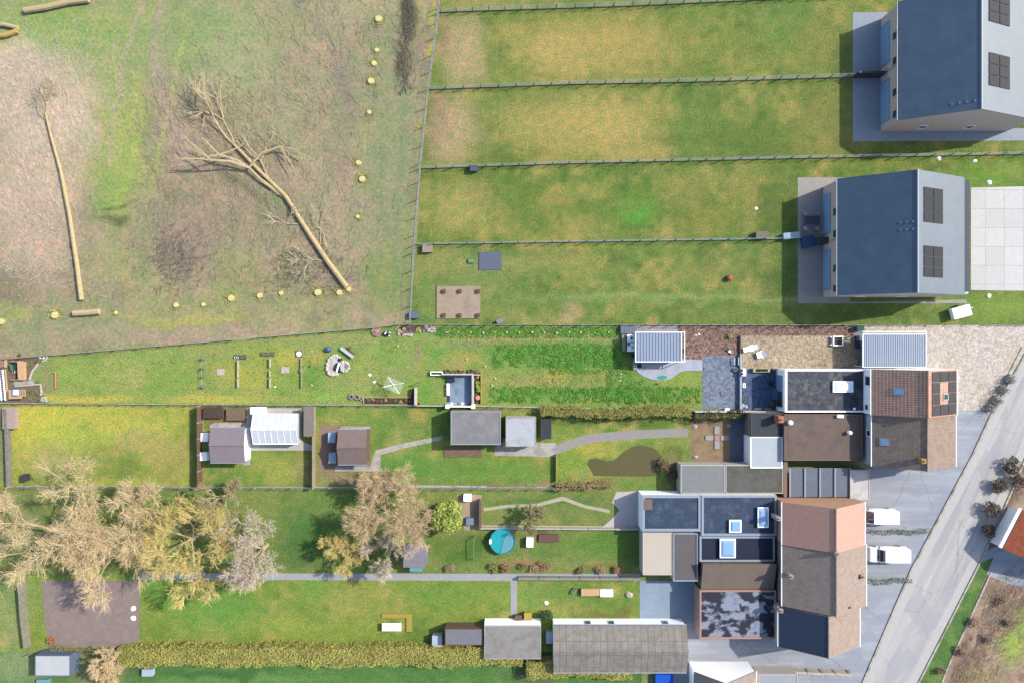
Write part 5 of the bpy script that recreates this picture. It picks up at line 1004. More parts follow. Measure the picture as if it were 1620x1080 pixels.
# ------------------------------------------------------------------ neighbours next to the main plot
BRT = bricks('umber_roof_tiles', (A('ac9686'), A('a08c7e')), .33, .3, .015, A('85766a'), 0, .03, .8, .3, var=.2)
nh, ng = gable('house', 'terraced house with dark brown roof and tan front slope joined to the white house', 'house', 1380, 1512, 657.5, 737, 4.9, 1467, 8.3, BRT, M('light_wall', A('d9dade'), .08, 2), over=.15)
roof_window(ng, 'w', .78, .5, .09, .075, M('bright_glass', A('9cc4ea'), .02, 1, .1, 0, 0, .8), GREYM); wallwin(nh, 'w', Y(690,4), Y(680,4), 3.2, 4.2, ng['a0']+.15)
chimney(nh, 1462, 729, 8.6, .6, .6, M('yellow_chimney', A('b8a05c'), .1, 3), 5)
BRR = M('brown_flat_roof', A('7d6c62'), .12, .8, stain=A('695a54'))
bt_ = flat('house_annex', 'brown roofed rear annex with orange chimney below the white extension', 'building', 1241, 655, 1365, 728, 3.2, BRR, BRICKW, .1, .12, M('annex_edge', A('8f7768'), .1, 3))
chimney(bt_, 1236, 663, 4.2, .7, .9, M('orange_chimney', A('c4826a'), .1, 3), 0); obj('vent', MB().lathe(X(1251,3.6), Y(668,3.6), [(.3,3.1),(.3,3.7),(.1,3.8)], 10), WHITE2, bt_); obj('vent', MB().lathe(X(1345,3.6), Y(684,3.6), [(.25,3.1),(.25,3.7),(.1,3.8)], 10), WHITE2, bt_); obj('vent', MB().cbox(X(1330,3.5), Y(658,3.5), 3.1, .8, .4, .4), WHITE2, bt_)
gp = thing('pergola', 'grey glass roofed pergola of four bays below the brown annex', 'pergola', X(1295), Y(763)); a0,a1,b0,b1 = X(1250,2.6),X(1345,2.6),Y(786,2.6),Y(740,2.6)
for i in range(5): obj('rafter', MB().cbox(a0+(a1-a0)*i/4, (b0+b1)/2, 2.45, .2, b1-b0, .16), M('rafter_grey', A('b0b4bc'), .1, 3), gp)
obj('glazing', MB().box(a0, b0, 2.38, a1, b1, 2.44), M('dusty_glass', A('7c8390'), .12, .8, .3), gp)
for x in (a0+.1, a1-.1): obj('post', MB().cbox(x, b0+.1, 0, .12, .12, 2.37), GREYM, gp)
one('boundary_wall', 'tall tan brick wall left of the grey pergola', 'wall', MB().box(X(1240,2.4), Y(786,2.4), 0, X(1246,2.4), Y(729,2.4), 2.4), M('tan_wall', A('9a7c68'), .12, 3))
flat('garage', 'small building with off white flat roof between pergola and forecourt', 'garage', 1345, 743, 1376, 790, 2.7, M('offwhite_roof', A('dedad4'), .1, .8, stain=A('c4bfb4')), CREAM, .05, .1)
flat('outbuilding', 'dark flat roofed outbuilding left of the brown annex', 'building', 1188, 653, 1240, 690, 2.7, M('dark_flat', A('464b50'), .2, .8), BRICKW, .08, .12, DARK)
flat('outbuilding', 'pale bluish flat roofed outbuilding below the dark one', 'building', 1187, 690.5, 1238, 740, 2.6, M('pale_flat', A('c4ced4'), .06, .6), WHITE, .05, .12)
flat('long_outbuilding', 'long low outbuilding with grey corrugated roof, light left part', 'building', 1077, 735, 1147, 780, 2.5, M('fibre_grey', A('8f9494'), .1, 1), CREAM, .04, .1)
flat('long_outbuilding', 'long low outbuilding with mossy dark grey roof, right part', 'building', 1148, 735, 1239, 780, 2.5, M('fibre_moss', A('6c6d66'), .2, 1, stain=A('565338')), CREAM, .04, .1)
one('screen_wall', 'slim bluish wall post line between ochre patio and dark outbuilding', 'wall', MB().box(X(1178), Y(700), 0, X(1184), Y(655), 2), M('bluish_wall', A('7c8496'), .1, 2))
cr_ = thing('stepping_cross', 'grey cross of four slabs with pink centre on ochre patio', 'paving cross', X(1135), Y(692)); 
for dx, dy, lx, ly in ((0,-12,.7,1.1),(0,11,.7,1.1),(-12,0,1.1,.65),(12,0,1.1,.65)): obj('slab', MB().cbox(X(1134+dx), Y(692+dy), .012, lx, ly, .12), M('cross_grey', A('b8b0ac'), .1, 2), cr_)
obj('centre', MB().cbox(X(1134), Y(692), .012, .7, .7, .2), M('cross_pink', A('c4a090'), .1, 3), cr_)
for px, py, l in ((1099,674,'white boulder at the top left of ochre patio'),(1100,722,'white boulder at the bottom left of ochre patio'),(1152,672,'pale blue block at the top right of ochre patio')): stone(l, px, py, .38, CONC)
HL = leafmat('hedge_leaves', A('98904a'), A('aca55c'), A('7f8244')); hedge('trimmed olive hedge between main plot and the pond garden', 856, 646, 1094, 659, 1.7, HL, 4, 30)
hedge('dark low hedge behind the ochre patio', 1098, 652, 1178, 664, 1.4, leafmat('dark_hedge', A('3a3c2c'), A('5a563c')), 5, 26)
tag(bpy.data.objects['pond'], kind='structure')
def shed(label, x0, x1, y0, y1, he, ridge, hr, roofm, wallm, axis='x', cat='shed', name='shed', over=.15):
    if axis == 'x': return gable(name, label, cat, y0, y1, x0, x1, he, ridge, hr, roofm, wallm, axis='x', over=over, gutter=GREYM)
    return gable(name, label, cat, x0, x1, y0, y1, he, ridge, hr, roofm, wallm, over=over, gutter=GREYM)
GF = bricks('grey_fibre_roof', (A('a09a92'), A('979189')), .9, 1.8, .04, A('7d766c'), 0, .01, stain=A('8a8274'), var=.18)
shed('brown roofed garden shed with two white water butts at its left', 535, 580, 680, 734, 2.2, 708, 2.9, M('umber_sheet', A('8c7a74'), .12, 1), DWOOD)
for i, (px, py) in enumerate(((528,690),(529,722))): one('water_butt', 'pale blue water butt beside the brown roofed shed, %s one' % ('upper','lower')[i], 'water butt', MB().cbox(X(px), Y(py), 0, 1.0, 1.4, 1.1), M('butt_%d' % i, A('b8c8dc'), .1, 3))
one('yard_slab', 'pale slab strip along the top of the brown roofed shed', 'paving', MB().box(X(538), Y(678), 0, X(586), Y(674), .1), CONC)
shed('square garden shed with mauve grey roof and white left side', 333, 387, 677, 731, 2.2, 704, 2.6, M('mauve_roof', A('958a90'), .1, .8), WHITE)
for i, (px, py) in enumerate(((327,690),(326,720))): crate('box', 'white box at the left wall of mauve roofed shed, %s one' % ('upper','lower')[i], px, py, .9, 1.1, .8, WHITE2)
ghs = thing('greenhouse', 'white glazed greenhouse between the two garden sheds', 'greenhouse', X(434), Y(678)); a0,a1,b0,b1 = X(399,2),X(470,2),Y(702,2),Y(655,2)
obj('glazing', MB().add([(a0,b0,0),(a1,b0,0),(a1,b1,0),(a0,b1,0),(a0,b0,1.7),(a1,b0,1.7),(a1,b1,1.7),(a0,b1,1.7),(a0,(b0+b1)/2,2.5),(a1,(b0+b1)/2,2.5)], [(0,1,5,4),(2,3,7,6),(0,4,8,7,3),(1,2,6,9,5),(4,5,9,8),(6,7,8,9),(3,2,1,0)]), M('white_glazing', (.38,.39,.41), .12, .8, .25), ghs)
fm = MB(); ym = (b0+b1)/2
for i in range(8):
    x = a0+(a1-a0)*i/7; fm.tube((x,b0-.02,1.72),(x,ym,2.52),.03,.03,4).tube((x,b1+.02,1.72),(x,ym,2.52),.03,.03,4)
fm.tube((a0,ym,2.53),(a1,ym,2.53),.05).tube((a0,b0-.03,1.72),(a1,b0-.03,1.72),.06).tube((a0,b1+.03,1.72),(a1,b1+.03,1.72),.06); obj('frame', fm, WMETAL, ghs)
crate('box', 'white cabinet against the fence above the greenhouse', 411, 648, 1.8, .9, 1.0, WHITE2); crate('compost_bin', 'brown wooden compost bin left of the greenhouse', 340, 652, 2.6, 1.4, .6, M('bin_wood', A('8a6a52'), .2, 2), cat='bin', lidm=DSOIL); crate('compost_bin', 'second brown compost bin beside the white cabinet', 375, 654, 2.4, 1.6, .6, M('bin_wood2', A('94745a'), .2, 2), cat='bin', lidm=SOIL)
one('covered_bin', 'dark grey strip roof right of the greenhouse', 'shelter', MB().box(X(480,2), Y(690,2), 1.8, X(496,2), Y(642,2), 1.9).cbox(X(482), Y(645), 0, .1, .1, 1.8).cbox(X(494), Y(688), 0, .1, .1, 1.8), M('strip_grey', A('8f867c'), .1, 1))
fence('boundary fence between yellow lawn and mauve roofed shed', [(320,641),(320,768)], 1.6, 2.4, board=DWOOD, basew=.06); fence('light fence between greenhouse garden and brown shed yard', [(499,643),(499,770)], 1.5, 2.4, board=M('tan_board', A('b5a588'), .15, 2), basew=.08)
fence('long fence along the lower side of yellow lawn and shed gardens', [(20,768),(320,769),(640,770),(875,770)], 1.3, 2.6, baseh=.3, wires=4)
flat('workshop', 'grey flat roofed workshop touching the sitting place wall', 'building', 713, 650, 792, 703, 2.6, M('work_grey', A('8f8e90'), .15, .7, stain=A('a39c94')), BRICKW, .06, .12, GREYM)
flat('workshop', 'whitish roofed lean-to right of the grey workshop', 'building', 800, 660, 848, 706, 2.4, M('work_white', A('c9ccd2'), .1, .7, stain=A('a8aab0')), CREAM, .05, .1, CONC)
crate('fuel_tank', 'dark navy tank on the right of the whitish lean-to', 863, 676, 1.4, 2.6, 1.3, M('tank_navy', A('3f434c'), .15, 2), cat='tank'); crate('pallet', 'small orange pallet at the left of the lean-to yard', 803, 700, 1.2, 1.2, .3, WOOD, cat='pallet')
sheet('paving', [(783,700),(880,700),(880,722),(783,720)], .013, CONC)
one('garden_bed', 'brown stone edged bed below the grey workshop', 'flower bed', MB().box(X(703), Y(722), 0, X(762), Y(706), .12), SOIL)
fence('low wooden divider right of the lean-to yard', [(880,718),(880,760)], .7, 1.6, board=M('divider', A('b09858'), .15, 2), basew=.18)
shrub('bare_shrub', 'brown shrub at the right end of brown pond', 1052, 735, 1.2, 1.3, leafmat('brown_sh', A('6f6044'), A('a08868')), 101, 500, .1); shrub('bare_shrub', 'dark brown bush between pond and long outbuilding', 1068, 752, 1.1, 1.2, leafmat('brown_sh2', A('5c4a3c'), A('8c7460')), 102, 500, .1)
fence('old posts and rubble line at the left edge below the vegetable corner', [(14,645),(18,766)], .8, 1.6, board=M('rubble', A('8f8a84'), .3, 2), basew=.35)
crate('compost_bin', 'pinkish rubble heap box in the left edge below the plot', 20, 660, 1.7, 2.8, .7, M('heap_pink', A('bfa99c'), .2, 3), cat='bin')
one('dark_post', 'dark post at the lower left corner of yellow lawn', 'post', MB().cbox(X(44), Y(754), 0, .6, .9, .9), DARK)
# ------------------------------------------------------------------ second row of neighbours
shrub('leafy_tree', 'rounded fresh yellow green tree in the middle of lower gardens', 703, 815, 3.1, 4.2, leafmat('fresh_green', A('a8bc50'), A('c6cf6c'), A('86a040')), 111, 9000, .17, cat='tree')
TAN = M('tan_twigs', sc(A('e6cc9c'),1.3), .15, 3); PNK = M('pink_twigs', sc(A('dccab2'),1.3), .15, 3); YEL = M('yellow_twigs', sc(A('e4ce80'),1.25), .15, 3); TRK = M('tree_bark', A('cdb894'), .2, 2)
bare_tree('large bare tan tree filling the left edge of lower gardens', 55, 850, 9.0, 9, 21, TAN, TRK, depth=5, nt=3)
bare_tree('large bare tan tree overhanging the ploughed plot', 165, 858, 7.2, 8.5, 22, TAN, TRK, depth=5, nt=3)
bare_tree('bare yellow tree left of the pinkish one', 285, 862, 6.0, 7.5, 23, YEL, TRK, depth=5, nt=3)
bare_tree('bare pinkish tree hanging over the slab path', 400, 880, 5.0, 8, 24, PNK, TRK, depth=5, nt=2, kids=3)
bare_tree('bare tan tree beside the fresh green one', 612, 812, 5.6, 7.5, 25, M('ochre_twigs', sc(A('dcc294'),1.25), .15, 3), TRK, depth=5, nt=4)
bare_tree('small bare yellow tree beside the slab path', 542, 872, 2.9, 4.5, 26, YEL, TRK, depth=4, nt=6)
bare_tree('bare upright tree near the small mauve hut', 612, 878, 3.4, 6, 27, PNK, TRK, depth=4, nt=5)
bare_tree('slender bare tree crossing the long fence', 345, 790, 3.6, 6, 28, M('pale_tw', A('c8b98c'), .15, 3), TRK, depth=4, nt=3)
bare_tree('small bare tree above the round pool', 842, 822, 2.2, 3.6, 29, M('pale_tw2', A('b5ab7c'), .15, 3), TRK, depth=4, nt=4)
bare_tree('bare tan tree rising beside the white shed in the bottom left', 168, 1050, 2.8, 5, 30, TAN, TRK, depth=4, nt=6)
bare_tree('young bare tree on the lower garden fence line', 590, 772, 2.4, 4.5, 31, TAN, TRK, depth=4, nt=4)
ht = thing('garden_hut', 'small mauve roofed hut with turquoise lower end by the slab path', 'hut', X(657), Y(878)); obj('wall', MB().box(X(641,2), Y(896,2), 0, X(674,2), Y(865,2), 1.95), DWOOD, ht); obj('roof', MB().prism(P([(638,897),(638,863),(645,860),(677,862),(677,888),(672,897)], 2.1), 1.96, 2.1), M('mauve_hut', A('958e98'), .15, 1), ht); obj('canopy', MB().box(X(648,2), Y(904,2), 1.7, X(668,2), Y(897.2,2), 1.78), M('turq', A('6fb0b8'), .1, 2), ht)
pt = thing('round_pool', 'round above ground pool with turquoise water half covered', 'pool', X(795), Y(856)); x, y = X(795,.9), Y(856,.9)
obj('wall', MB().lathe(x, y, [(1.72,0),(1.75,.85),(1.66,.85),(1.64,.6)], 32), M('pool_wall', A('3ea0ac'), .1, 2), pt); obj('water', MB().lathe(x, y, [(1.64,.5),(1.64,.7)], 32), M('pool_water', A('35b8c0'), .1, 1, .2), pt)
obj('rim', MB().lathe(x, y, [(1.64,.84),(1.64,.9),(1.8,.9),(1.8,.84)], 32), M('pool_rim', A('8fd0d6'), .1, 2), pt) if False else None
obj('ladder', MB().tube((x-1.75,y-.3,0),(x-1.7,y-.3,1.3),.03).tube((x-1.75,y+.3,0),(x-1.7,y+.3,1.3),.03).box(x-1.8,y-.3,.9,x-1.5,y+.3,.94), WHITE2, pt)
obj('cover', MB().prism([(x+1.6*math.cos(t), y+1.6*math.sin(t)) for t in [R(-100+i*10) for i in range(17)]]+[(x+.1,y+.2)], .72, .76), M('pool_cover', A('6cb0bc'), .15, 2), pt)
crate('pump_box', 'white pump box right of the round pool', 838, 855, .9, 1.2, .8, WHITE2); one('frame_goal', 'thin teal pipe goal frame left of the round pool', 'goal', MB().path([(X(752),Y(846),.1),(X(750),Y(850),1),(X(750),Y(880),1),(X(752),Y(884),.1)], .05), M('teal_pipe', A('6fae80'), .1, 3))
crate('play_kit', 'dark red lounge pad right of the pump box', 868, 850, 2.6, 1.0, .3, M('dark_red', A('7a5650'), .2, 3), cat='lounge pad')
for px, py, l, m_ in ((740,785,'grey white box at the top of the brown yard corner',WHITE2),(744,822,'blue box at the bottom of brown yard corner',M('bx_blue', A('7d95a5'), .1, 3))): crate('box', l, px, py, 1.0, .9, .8, m_)
sheet('yard', [(722,782),(762,782),(762,838),(735,838),(728,810)], .015, M('yard_pink', A('c0a68a'), .15, 1)); fence('dark fence along the brown yard corner', [(760,788),(760,832)], 1.2, 1.6, board=DWOOD, basew=.3)
hedge('bare brown hedge above the winding path', 880, 764, 968, 772, 1.1, leafmat('brown_hedge', A('9a7f5c'), A('b8a078')), 6, 24)
fence('white wall along the lower garden paths', [(760,833.5),(1015,835)], .7, 4, board=M('pale_wall', A('c9c4b4'), .12, 2), basew=.2, name='garden_wall', cat='wall')
fence('old grey wall between the lower gardens right of the slab path', [(820,912),(1012,913)], .8, 3, board=M('old_wall', A('9c9a90'), .2, 2), basew=.35, name='garden_wall', cat='wall')
for i, (px, py) in enumerate(((800,898),(828,896),(845,900),(860,894),(920,902),(950,902),(975,900),(780,898),(712,898))): shrub('border_shrub', 'brownish border shrub above the lower wall, number %d from the left' % ([3,4,5,6,7,8,9,2,1][i]), px, py, .8, .8, leafmat('border_%d' % (i % 3), A(('9c6c50','8a8448','b08a6c')[i % 3]), A(('b88c70','a8a060','c4a488')[i % 3])), 120+i, 220, .1, 'border shrubs above the lower wall')
# ------------------------------------------------------------------ flat roofs and terrace at lower right
NAVY = M('navy_flat_roof', A('33465e'), .2, .8, .7, stain=A('55687f')); LG_ = M('light_coping', A('a6b2c0'), .08, 2)
fA = flat('rear_extension', 'navy flat roofed rear extension with whitish swirls, left of the pair', 'building', 1016, 783, 1109, 840, 3.0, NAVY, WHITE, .12, .35, LG_); obj('rust_patch', MB().box(X(1018,3), Y(806,3), 2.9, X(1032,3), Y(789,3), 3.02), M('rusty', A('8a7268'), .2, 3), fA)
fB = flat('rear_extension', 'navy flat roofed rear extension with two roof lights, right of the pair', 'building', 1110, 783, 1229, 847, 3.1, NAVY, WHITE, .12, .3, LG_); skylight(fB, 1199, 802, 1216, 834, 3.4); skylight(fB, 1154, 822, 1173, 842, 3.35)
fC = flat('rear_extension', 'near black narrow flat roof with one roof light', 'building', 1107, 848, 1226, 888, 3.0, M('black_flat', A('202c42'), .1, .5), WHITE, .12, .25, LG_); skylight(fC, 1139, 852, 1164, 882, 3.3)
flat('outbuilding', 'beige flat roof between garden and grey brown roof', 'building', 1017, 842, 1064, 909, 2.7, M('beige_flat', A('d6cab8'), .06, .5), CREAM, .05, .12); flat('outbuilding', 'grey brown flat roof between beige and black roofs', 'building', 1065, 843, 1104, 919, 2.8, M('taupe_flat', A('6f6a6a'), .08, .5), CREAM, .1, .15, LG_)
sl = thing('rear_extension', 'brown lean-to roof above the mottled black and white roof', 'building', X(1168,3), Y(910,3)); a0,a1,b0,b1 = X(1110,3.2),X(1226,3.2),Y(932,3),Y(890,3.4)
obj('wall', MB().add([(a0+.1,b0+.1,0),(a1-.1,b0+.1,0),(a1-.1,b1-.1,0),(a0+.1,b1-.1,0),(a0+.1,b0+.1,2.7),(a1-.1,b0+.1,2.7),(a1-.1,b1-.1,3.7),(a0+.1,b1-.1,3.7)], [(0,3,2,1),(4,5,6,7),(0,1,5,4),(1,2,6,5),(2,3,7,6),(3,0,4,7)]), BRICKW, sl)
sheetpart('roof', [(a0,b0,2.85),(a1,b0,2.85),(a1,b1,3.85),(a0,b1,3.85)], .1, M('brown_lean', A('85766a'), .14, .8), sl)
mot, t_, b_ = newmat('mottled_roof', .7); p_ = pos(t_); t_.links.new(ramp(t_, noise(t_, p_, .55, 3, .55, (1,1.4,1)), [(.47, A('262c3c')), (.56, A('9aa2b4'))]), b_.inputs['Base Color'])
flat('rear_extension', 'mottled black and white flat roof with salmon brick edge', 'building', 1107, 933, 1228, 1010, 3.0, mot, PINKW, .15, .22, M('salmon_edge', A('c99888'), .08, 3))
TILEP = bricks('salmon_roof_tiles', (A('e2b09c'), A('deab97')), .33, .3, .012, A('cd9a84'), 0, .01, .8, .3, var=.05)
TILET = bricks('tan_roof_tiles', (A('b8a496'), A('ae9b8e')), .33, .3, .012, A('96867a'), 0, .02, .8, .3, var=.14)
TILEN = bricks('navy_roof_tiles', (A('b0a298'), A('a0948c')), .33, .3, .02, A('807468'), 0, .02, .8, .3, var=.12)
h1, g1 = gable('terraced_house', 'terraced house with salmon orange tiled roof', 'house', 1238, 1368, 794, 861, 5.0, 1323, 8.6, TILEP, M('salmon_wall', A('e8b490'), .08, 2), over=.15)
h2, g2 = gable('terraced_house', 'terraced house with tan tiled roof in the middle of the row', 'house', 1238, 1370, 861.5, 958, 4.9, 1323, 8.4, TILET, BRICKW, over=.15)
h3, g3 = gable('terraced_house', 'lowest terraced house of the row with dark rear slope', 'house', 1232, 1360, 958.5, 1022, 4.5, 1311, 7.9, TILET, CREAM, over=.15); on_slope(g3, 'w', .02, .985, .005, .995, .03, .03, 'dark_slope_layer', M('navy_layer', A('3f4c66'), .1, .8), h3)  # thin navy layer darkens the rear slope only
for t_, px, py, z in ((h1,1232,820,5.4),(h2,1252,912,6.2),(h2,1325,876,8.9),(h2,1365,912,6.0),(h3,1236,966,5.2),(h3,1345,960,7)): chimney(t_, px, py, z, .5, .5, M('chim_%d' % px, A('c4b8b0'), .1, 3), z-2)
for t_, g_ in ((h1,g1),(h2,g2),(h3,g3)):
    L_ = g_['b1']-g_['b0']
    for f in (.15, .45, .72): wallwin(t_, 'e', g_['b0']+L_*f, g_['b0']+L_*(f+.16), 1.0, 2.3, g_['a1']-.15); wallwin(t_, 'e', g_['b0']+L_*f, g_['b0']+L_*(f+.16), 3.2, 4.3, g_['a1']-.15)
gable('house', 'white gabled house cut by the bottom edge with brown roof', 'house', 1098, 1196, 1062, 1180, 3.0, 1150, 6.3, TILET, WHITE, over=.1)
fence('pillared cream wall along the bottom of the forecourt', [(1190,1056),(1340,1061)], 1.1, 2.0, board=M('pillar_wall', A('cfc4b4'), .1, 2), basew=.3, name='boundary_wall', cat='wall', pw=.45)
flat('outbuilding', 'grey flat roof cut by the bottom edge below the pillared wall', 'building', 1200, 1066, 1262, 1110, 2.4, M('bottom_grey', A('b0b4bc'), .1, 1), CREAM, .05, .1)
shed('long barn with grey corrugated roof and white side wall at the bottom', 876, 1086, 989, 1063, 2.8, 1030, 3.9, GF, WHITE, cat='barn', name='barn')
brn = bpy.data.objects['barn']
for px in (925, 962, 1047): wallwin(brn, 'n', X(px,1.2), X(px+9,1.2), .9, 2.0, Y(989,2.8)-.15, DARKG, GREYM)
for i, px in enumerate((900,940,985,1030,1065)): pass
flat('shed', 'grey roofed shed left of the long barn', 'shed', 766, 989, 856, 1042, 2.5, M('shed_grey2', A('a09c98'), .12, .8, stain=A('8a8478')), WHITE, .03, .1, CONC)
flat('shed', 'small slate coloured shed with pale lower roof', 'shed', 704, 994, 764, 1020, 2.2, M('shed_slate', A('86868e'), .12, .8), DWOOD, .03, .1)
crate('water_tank', 'white cube tank at the left end of slate shed', 693, 1008, 1.3, 1.4, 1.2, M('tank_white', A('c8d4e4'), .05, 3), cat='tank'); crate('water_tank', 'pale blue tank in the dark gap between sheds and barn', 871, 1003, 1.3, 1.4, 1.2, M('tank_blue', A('a8bcd4'), .05, 3), cat='tank')
for px, py, lx, ly, l, m_ in ((715,990,1.2,.9,'brown heap of timber beside the slate shed',DWOOD),(733,991,2.0,.8,'blue tarpaulin bale above the slate shed',M('tarp_blue', A('7fa4d8'), .1, 3)),(756,992,1.6,.8,'orange timber stack above the slate shed',WOOD),(740,1028,2.6,1.2,'green covered stack below the slate shed',M('tarp_green', A('6f8a6c'), .2, 3)),(718,1025,2.2,.9,'dark rusty trailer below the slate shed',M('rust_dark', A('4c3f3c'), .2, 3)),(1049,1073,2.3,1.8,'bright blue tarpaulin box below the long barn',M('bright_blue', A('0a5fe0'), .05, 3)),(835,975,1.0,1.6,'yellow wooden crate by the shed front',M('yel_crate', A('c4ac50'), .1, 3)),(820,978,.9,1.4,'grey brown crate by the end of the slab path',DWOOD)):
    crate('material_stack', l, px, py, lx, ly, .8, m_, cat='stack')
shrub('dark_shrub', 'dark shrub in the gap left of the long barn', 864, 975, 1.0, 1.6, leafmat('dk1', A('36502c'), A('56703c')), 130, 700, .11); shrub('dark_shrub', 'brown dark shrub in shade behind grey roofed shed', 846, 1040, 1.2, 1.4, leafmat('dk2', A('4a4428'), A('6c6040')), 131, 700, .11)
HL2 = leafmat('long_hedge_leaves', A('ada558'), A('c8c068'), A('a3aa48')); hedge('very long trimmed yellow green hedge along the bottom, left part', 186, 1024, 826, 1053, 1.9, HL2, 7, 26); hedge('yellow green hedge along the bottom, right part below the sheds', 834, 1046, 1000, 1072, 1.8, HL2, 8, 26)
hedge('thin bare hedge along the lower edge of ploughed plot', 78, 1026, 180, 1032, .8, leafmat('bare_h', A('8a8660'), A('a8a078')), 9, 20)
flat('shed', 'white roofed small shed in the bottom left corner', 'shed', 55, 1036, 111, 1069, 2.1, M('white_shed_roof', A('cfd2d2'), .08, 1), M('shed_blue_wall', A('6c7c90'), .1, 2), .04, .1)
crate('box', 'turquoise box under the white roofed small shed', 71, 1076, 1.6, .7, .5, M('turq_box', A('7ab0b8'), .1, 3)); crate('play_kit', 'blue white bundle below the start of the long hedge', 237, 1060, 1.4, .9, .7, M('bundle_w', A('c0cce0'), .2, 5), cat='bundle')
fence('crooked fence of grey posts left of the ploughed plot', [(38,918),(43,980),(50,1032)], 1.2, 1.2, board=M('crook', A('9a9684'), .3, 2), basew=.3, gap=.2)
for i, py in enumerate((962, 977)): stone('white stone at the right edge of ploughed plot, %s one' % ('upper','lower')[i], 211, py, .4, WST)
shrub('border_shrub', 'orange brown tuft at the lower left corner of ploughed plot', 80, 1012, .9, .6, leafmat('orange_tuft', A('b87a4c'), A('d09a6c')), 133, 300, .1)
bq = thing('garden_bench', 'white garden table within an L of yellow planks on the lower lawn', 'table', X(621), Y(988)); obj('table_top', MB().box(X(606), Y(994), .65, X(636), Y(982), .72), WHITE2, bq)
for px in (608, 634):
    for py in (984, 992): obj('leg', MB().cbox(X(px), Y(py), 0, .08, .08, .648), WHITE2, bq)
one('timber_edging', 'L shaped yellow planks around the white garden table', 'planks', MB().box(X(604), Y(976), 0, X(643), Y(970), .15).box(X(643)+.005, Y(998), 0, X(652), Y(970), .15), M('yel_plank', A('b8a44c'), .1, 3))
sb_ = thing('sandbox', 'orange wooden lounger with white end on the right lower lawn', 'lounger', X(938), Y(935)); obj('bed', MB().box(X(919), Y(940), .2, X(949), Y(929), .5), OWOOD, sb_); obj('pillow', MB().box(X(949)+.01, Y(941), .2, X(969), Y(930), .6), WHITE2, sb_)
stone('pale stone cluster right of the orange lounger', 995, 940, .6, M('pink_pale', A('d0c4b4'), .2, 4)); stone('small pale stone on the right lower lawn', 864, 953, .35, WST); shrub('border_shrub', 'grey green tuft left of the orange lounger', 908, 935, .6, .5, leafmat('gg', A('8a9a6c'), A('a8b08c')), 134, 150, .1)
# ------------------------------------------------------------------ vans, right side of the road
def van(label, px, py):
    x1 = X(px, 2); y = Y(py, 2); t = thing('parked_van', label, 'van', x1, y, 0, 'white vans on the forecourt'); L, W = 5.2, 1.9; x0 = x1-L   # nose towards -x
    VW = M('van_white', (.8,.81,.82), .02, 2, .35, 0, 0, .5); prof = [(0,.45),(0,.95),(.15,1.15),(.95,1.3),(1.75,1.98),(2.1,2.05),(L-.1,2.05),(L,1.9),(L,.45)]; n = len(prof); vs = []
    for s, k in ((-1,1),(1,1)):
        for a, z in prof: vs.append((x0+a, y+s*(W/2-(.12 if z > 1.4 else 0)), z))
    obj('body', MB().add(vs, [tuple(range(n)), tuple(range(2*n-1,n-1,-1))]+[(i, n+i, n+(i+1)%n, (i+1)%n) for i in range(n)]), VW, t)
    obj('wiper', MB().tube((x0+1.0,y-.5,1.37),(x0+1.35,y+.1,1.67),.015), BLACK, t); obj('bonnet_seam', MB().box(x0+.9, y-W/2+.1, 1.3, x0+.93, y+W/2-.1, 1.312), GREYM, t)
    for s in (-1, 1): obj('tail_light', MB().cbox(x0+L-.02, y+s*.8, 1.0, .08, .16, .4), M('tail_red', (.35,.02,.02), .05, 3), t); obj('door_seam', MB().box(x0+1.95, y+s*(W/2+.004)-.006, .5, x0+1.97, y+s*(W/2+.004)+.006, 1.3), GREYM, t)
    for k in range(5): obj('roof_rib', MB().box(x0+2.3, y-.62+k*.31, 2.052, L+x0-.3, y-.58+k*.31, 2.07), VW, t)
    obj('windscreen', MB().add([(x0+.98,y-W/2+.16,1.335),(x0+1.72,y-W/2+.22,1.965),(x0+1.72,y+W/2-.22,1.965),(x0+.98,y+W/2-.16,1.335)], [(0,1,2,3)]), DARKG, t)
    for s in (-1, 1):
        obj('side_window', MB().add([(x0+1.3,y+s*(W/2-.04),1.4),(x0+2.3,y+s*(W/2-.04),1.4),(x0+2.3,y+s*(W/2-.1),1.85),(x0+1.75,y+s*(W/2-.1),1.85)], [(0,1,2,3)]), DARKG, t)
        obj('mirror', MB().cbox(x0+1.25, y+s*(W/2+.1), 1.2, .12, .2, .2), BLACK, t); obj('headlight', MB().cbox(x0+.06, y+s*.7, .75, .14, .3, .18), PALEG, t)
        for a in (.95, L-.95):
            wl_ = obj('wheel', MB().tube((x0+a, y+s*(W/2-.22), .33), (x0+a, y+s*(W/2+.01), .33), .33, .33, 16), BLACK, t); obj('rim', MB().tube((x0+a, y+s*(W/2+.005), .33), (x0+a, y+s*(W/2+.02), .33), .2, .2, 12), GREYM, wl_)
    return t
van('upper white van parked nose to the salmon roofed house', 1424, 819); van('lower white van parked nose to the tan roofed house', 1442, 880)
for i, (py, x0_, x1_) in enumerate(((840,1378,1470),(918,1378,1442))): hedge('low grey green planting strip across the forecourt, %s one' % ('upper','lower')[i], x0_, py-3, x1_, py+3, .35, leafmat('strip_%d' % i, A('767f78'), A('98a090')), 140+i, 22, .1)
oh, og = gable('house', 'house with orange tiled roof cut by the right edge', 'house', 0, 0, 0, 0, 3, 0, 5, TILEP, WHITE) if False else (None, None)
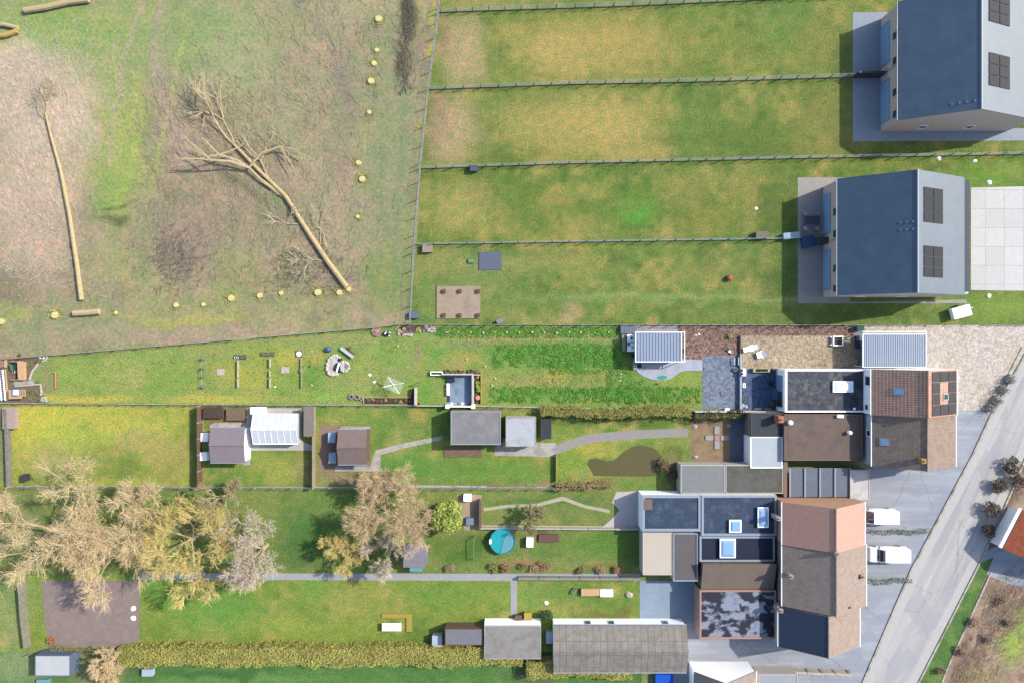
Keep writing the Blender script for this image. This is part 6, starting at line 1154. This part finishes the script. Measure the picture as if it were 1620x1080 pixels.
ot = thing('garage', 'low building with orange tiled roof and white edge at the right side', 'building', X(1640,3), Y(830,3)); pts = P([(1588,868),(1620,806),(1720,850),(1690,915)], 3)
obj('wall', MB().prism([(pts[0][0]+.2,pts[0][1]+.1),(pts[1][0],pts[1][1]-.3),(pts[2][0]-.3,pts[2][1]),(pts[3][0],pts[3][1]+.3)], 0, 2.7), WHITE, ot); cxm = [(pts[0][i]+pts[3][i])/2 for i in (0,1)], [(pts[1][i]+pts[2][i])/2 for i in (0,1)]
ORT = bricks('orange_tiles', (A('b8603f'), A('a85438')), .33, .3, .02, A('8f4a34'), 0, .02, .8, .3, var=.2)
sheetpart('roof', [(*pts[0],2.85),(*cxm[0],4.3),(*cxm[1],4.3),(*pts[1],2.85)], .1, ORT, ot); sheetpart('roof', [(*cxm[0],4.3),(*pts[3],2.85),(*pts[2],2.85),(*cxm[1],4.3)], .1, ORT, ot)
dv = Vector((pts[1][0]-pts[0][0], pts[1][1]-pts[0][1])); nn = Vector((-dv.y, dv.x)).normalized()*.5
obj('bargeboard', MB().prism([pts[0], pts[1], (pts[1][0]+nn.x, pts[1][1]+nn.y), (pts[0][0]+nn.x, pts[0][1]+nn.y)], 2.5, 2.72), WHITE, ot)
for i, (px, py, r) in enumerate(((1600,735,1.6),(1585,770,1.5),(1570,805,1.4),(1562,840,1.2),(1612,760,1.6))): shrub('dark_shrub', 'dark bare shrub between road and orange roof, number %d from the top' % (i+1), px, py, r, 1.6, leafmat('roadsh_%d' % i, A('4c443c'), A('7a6c5c')), 150+i, 700, .11, 'dark shrubs along the road')
for i, (px, py, r) in enumerate(((1585,950,1.1),(1540,985,1.0),(1520,1030,1.0),(1600,985,.9),(1490,1060,.8),(1565,1010,.9))): shrub('bare_shrub', 'bare brown shrub in the bed right of the verge, number %d' % (i+1), px, py, r, .9, leafmat('bedsh_%d' % i, A('86705c'), A('b8a088')), 160+i, 350, .09, 'bare shrubs in the roadside bed')
brush('brushwood', 'brown twigs covering the roadside flower bed', [(1575,970,70,60,700,.7),(1530,1050,50,50,400,1.0)], M('bed_twigs', A('b59c88'), .2, 3), 9, .7, .025, 48)
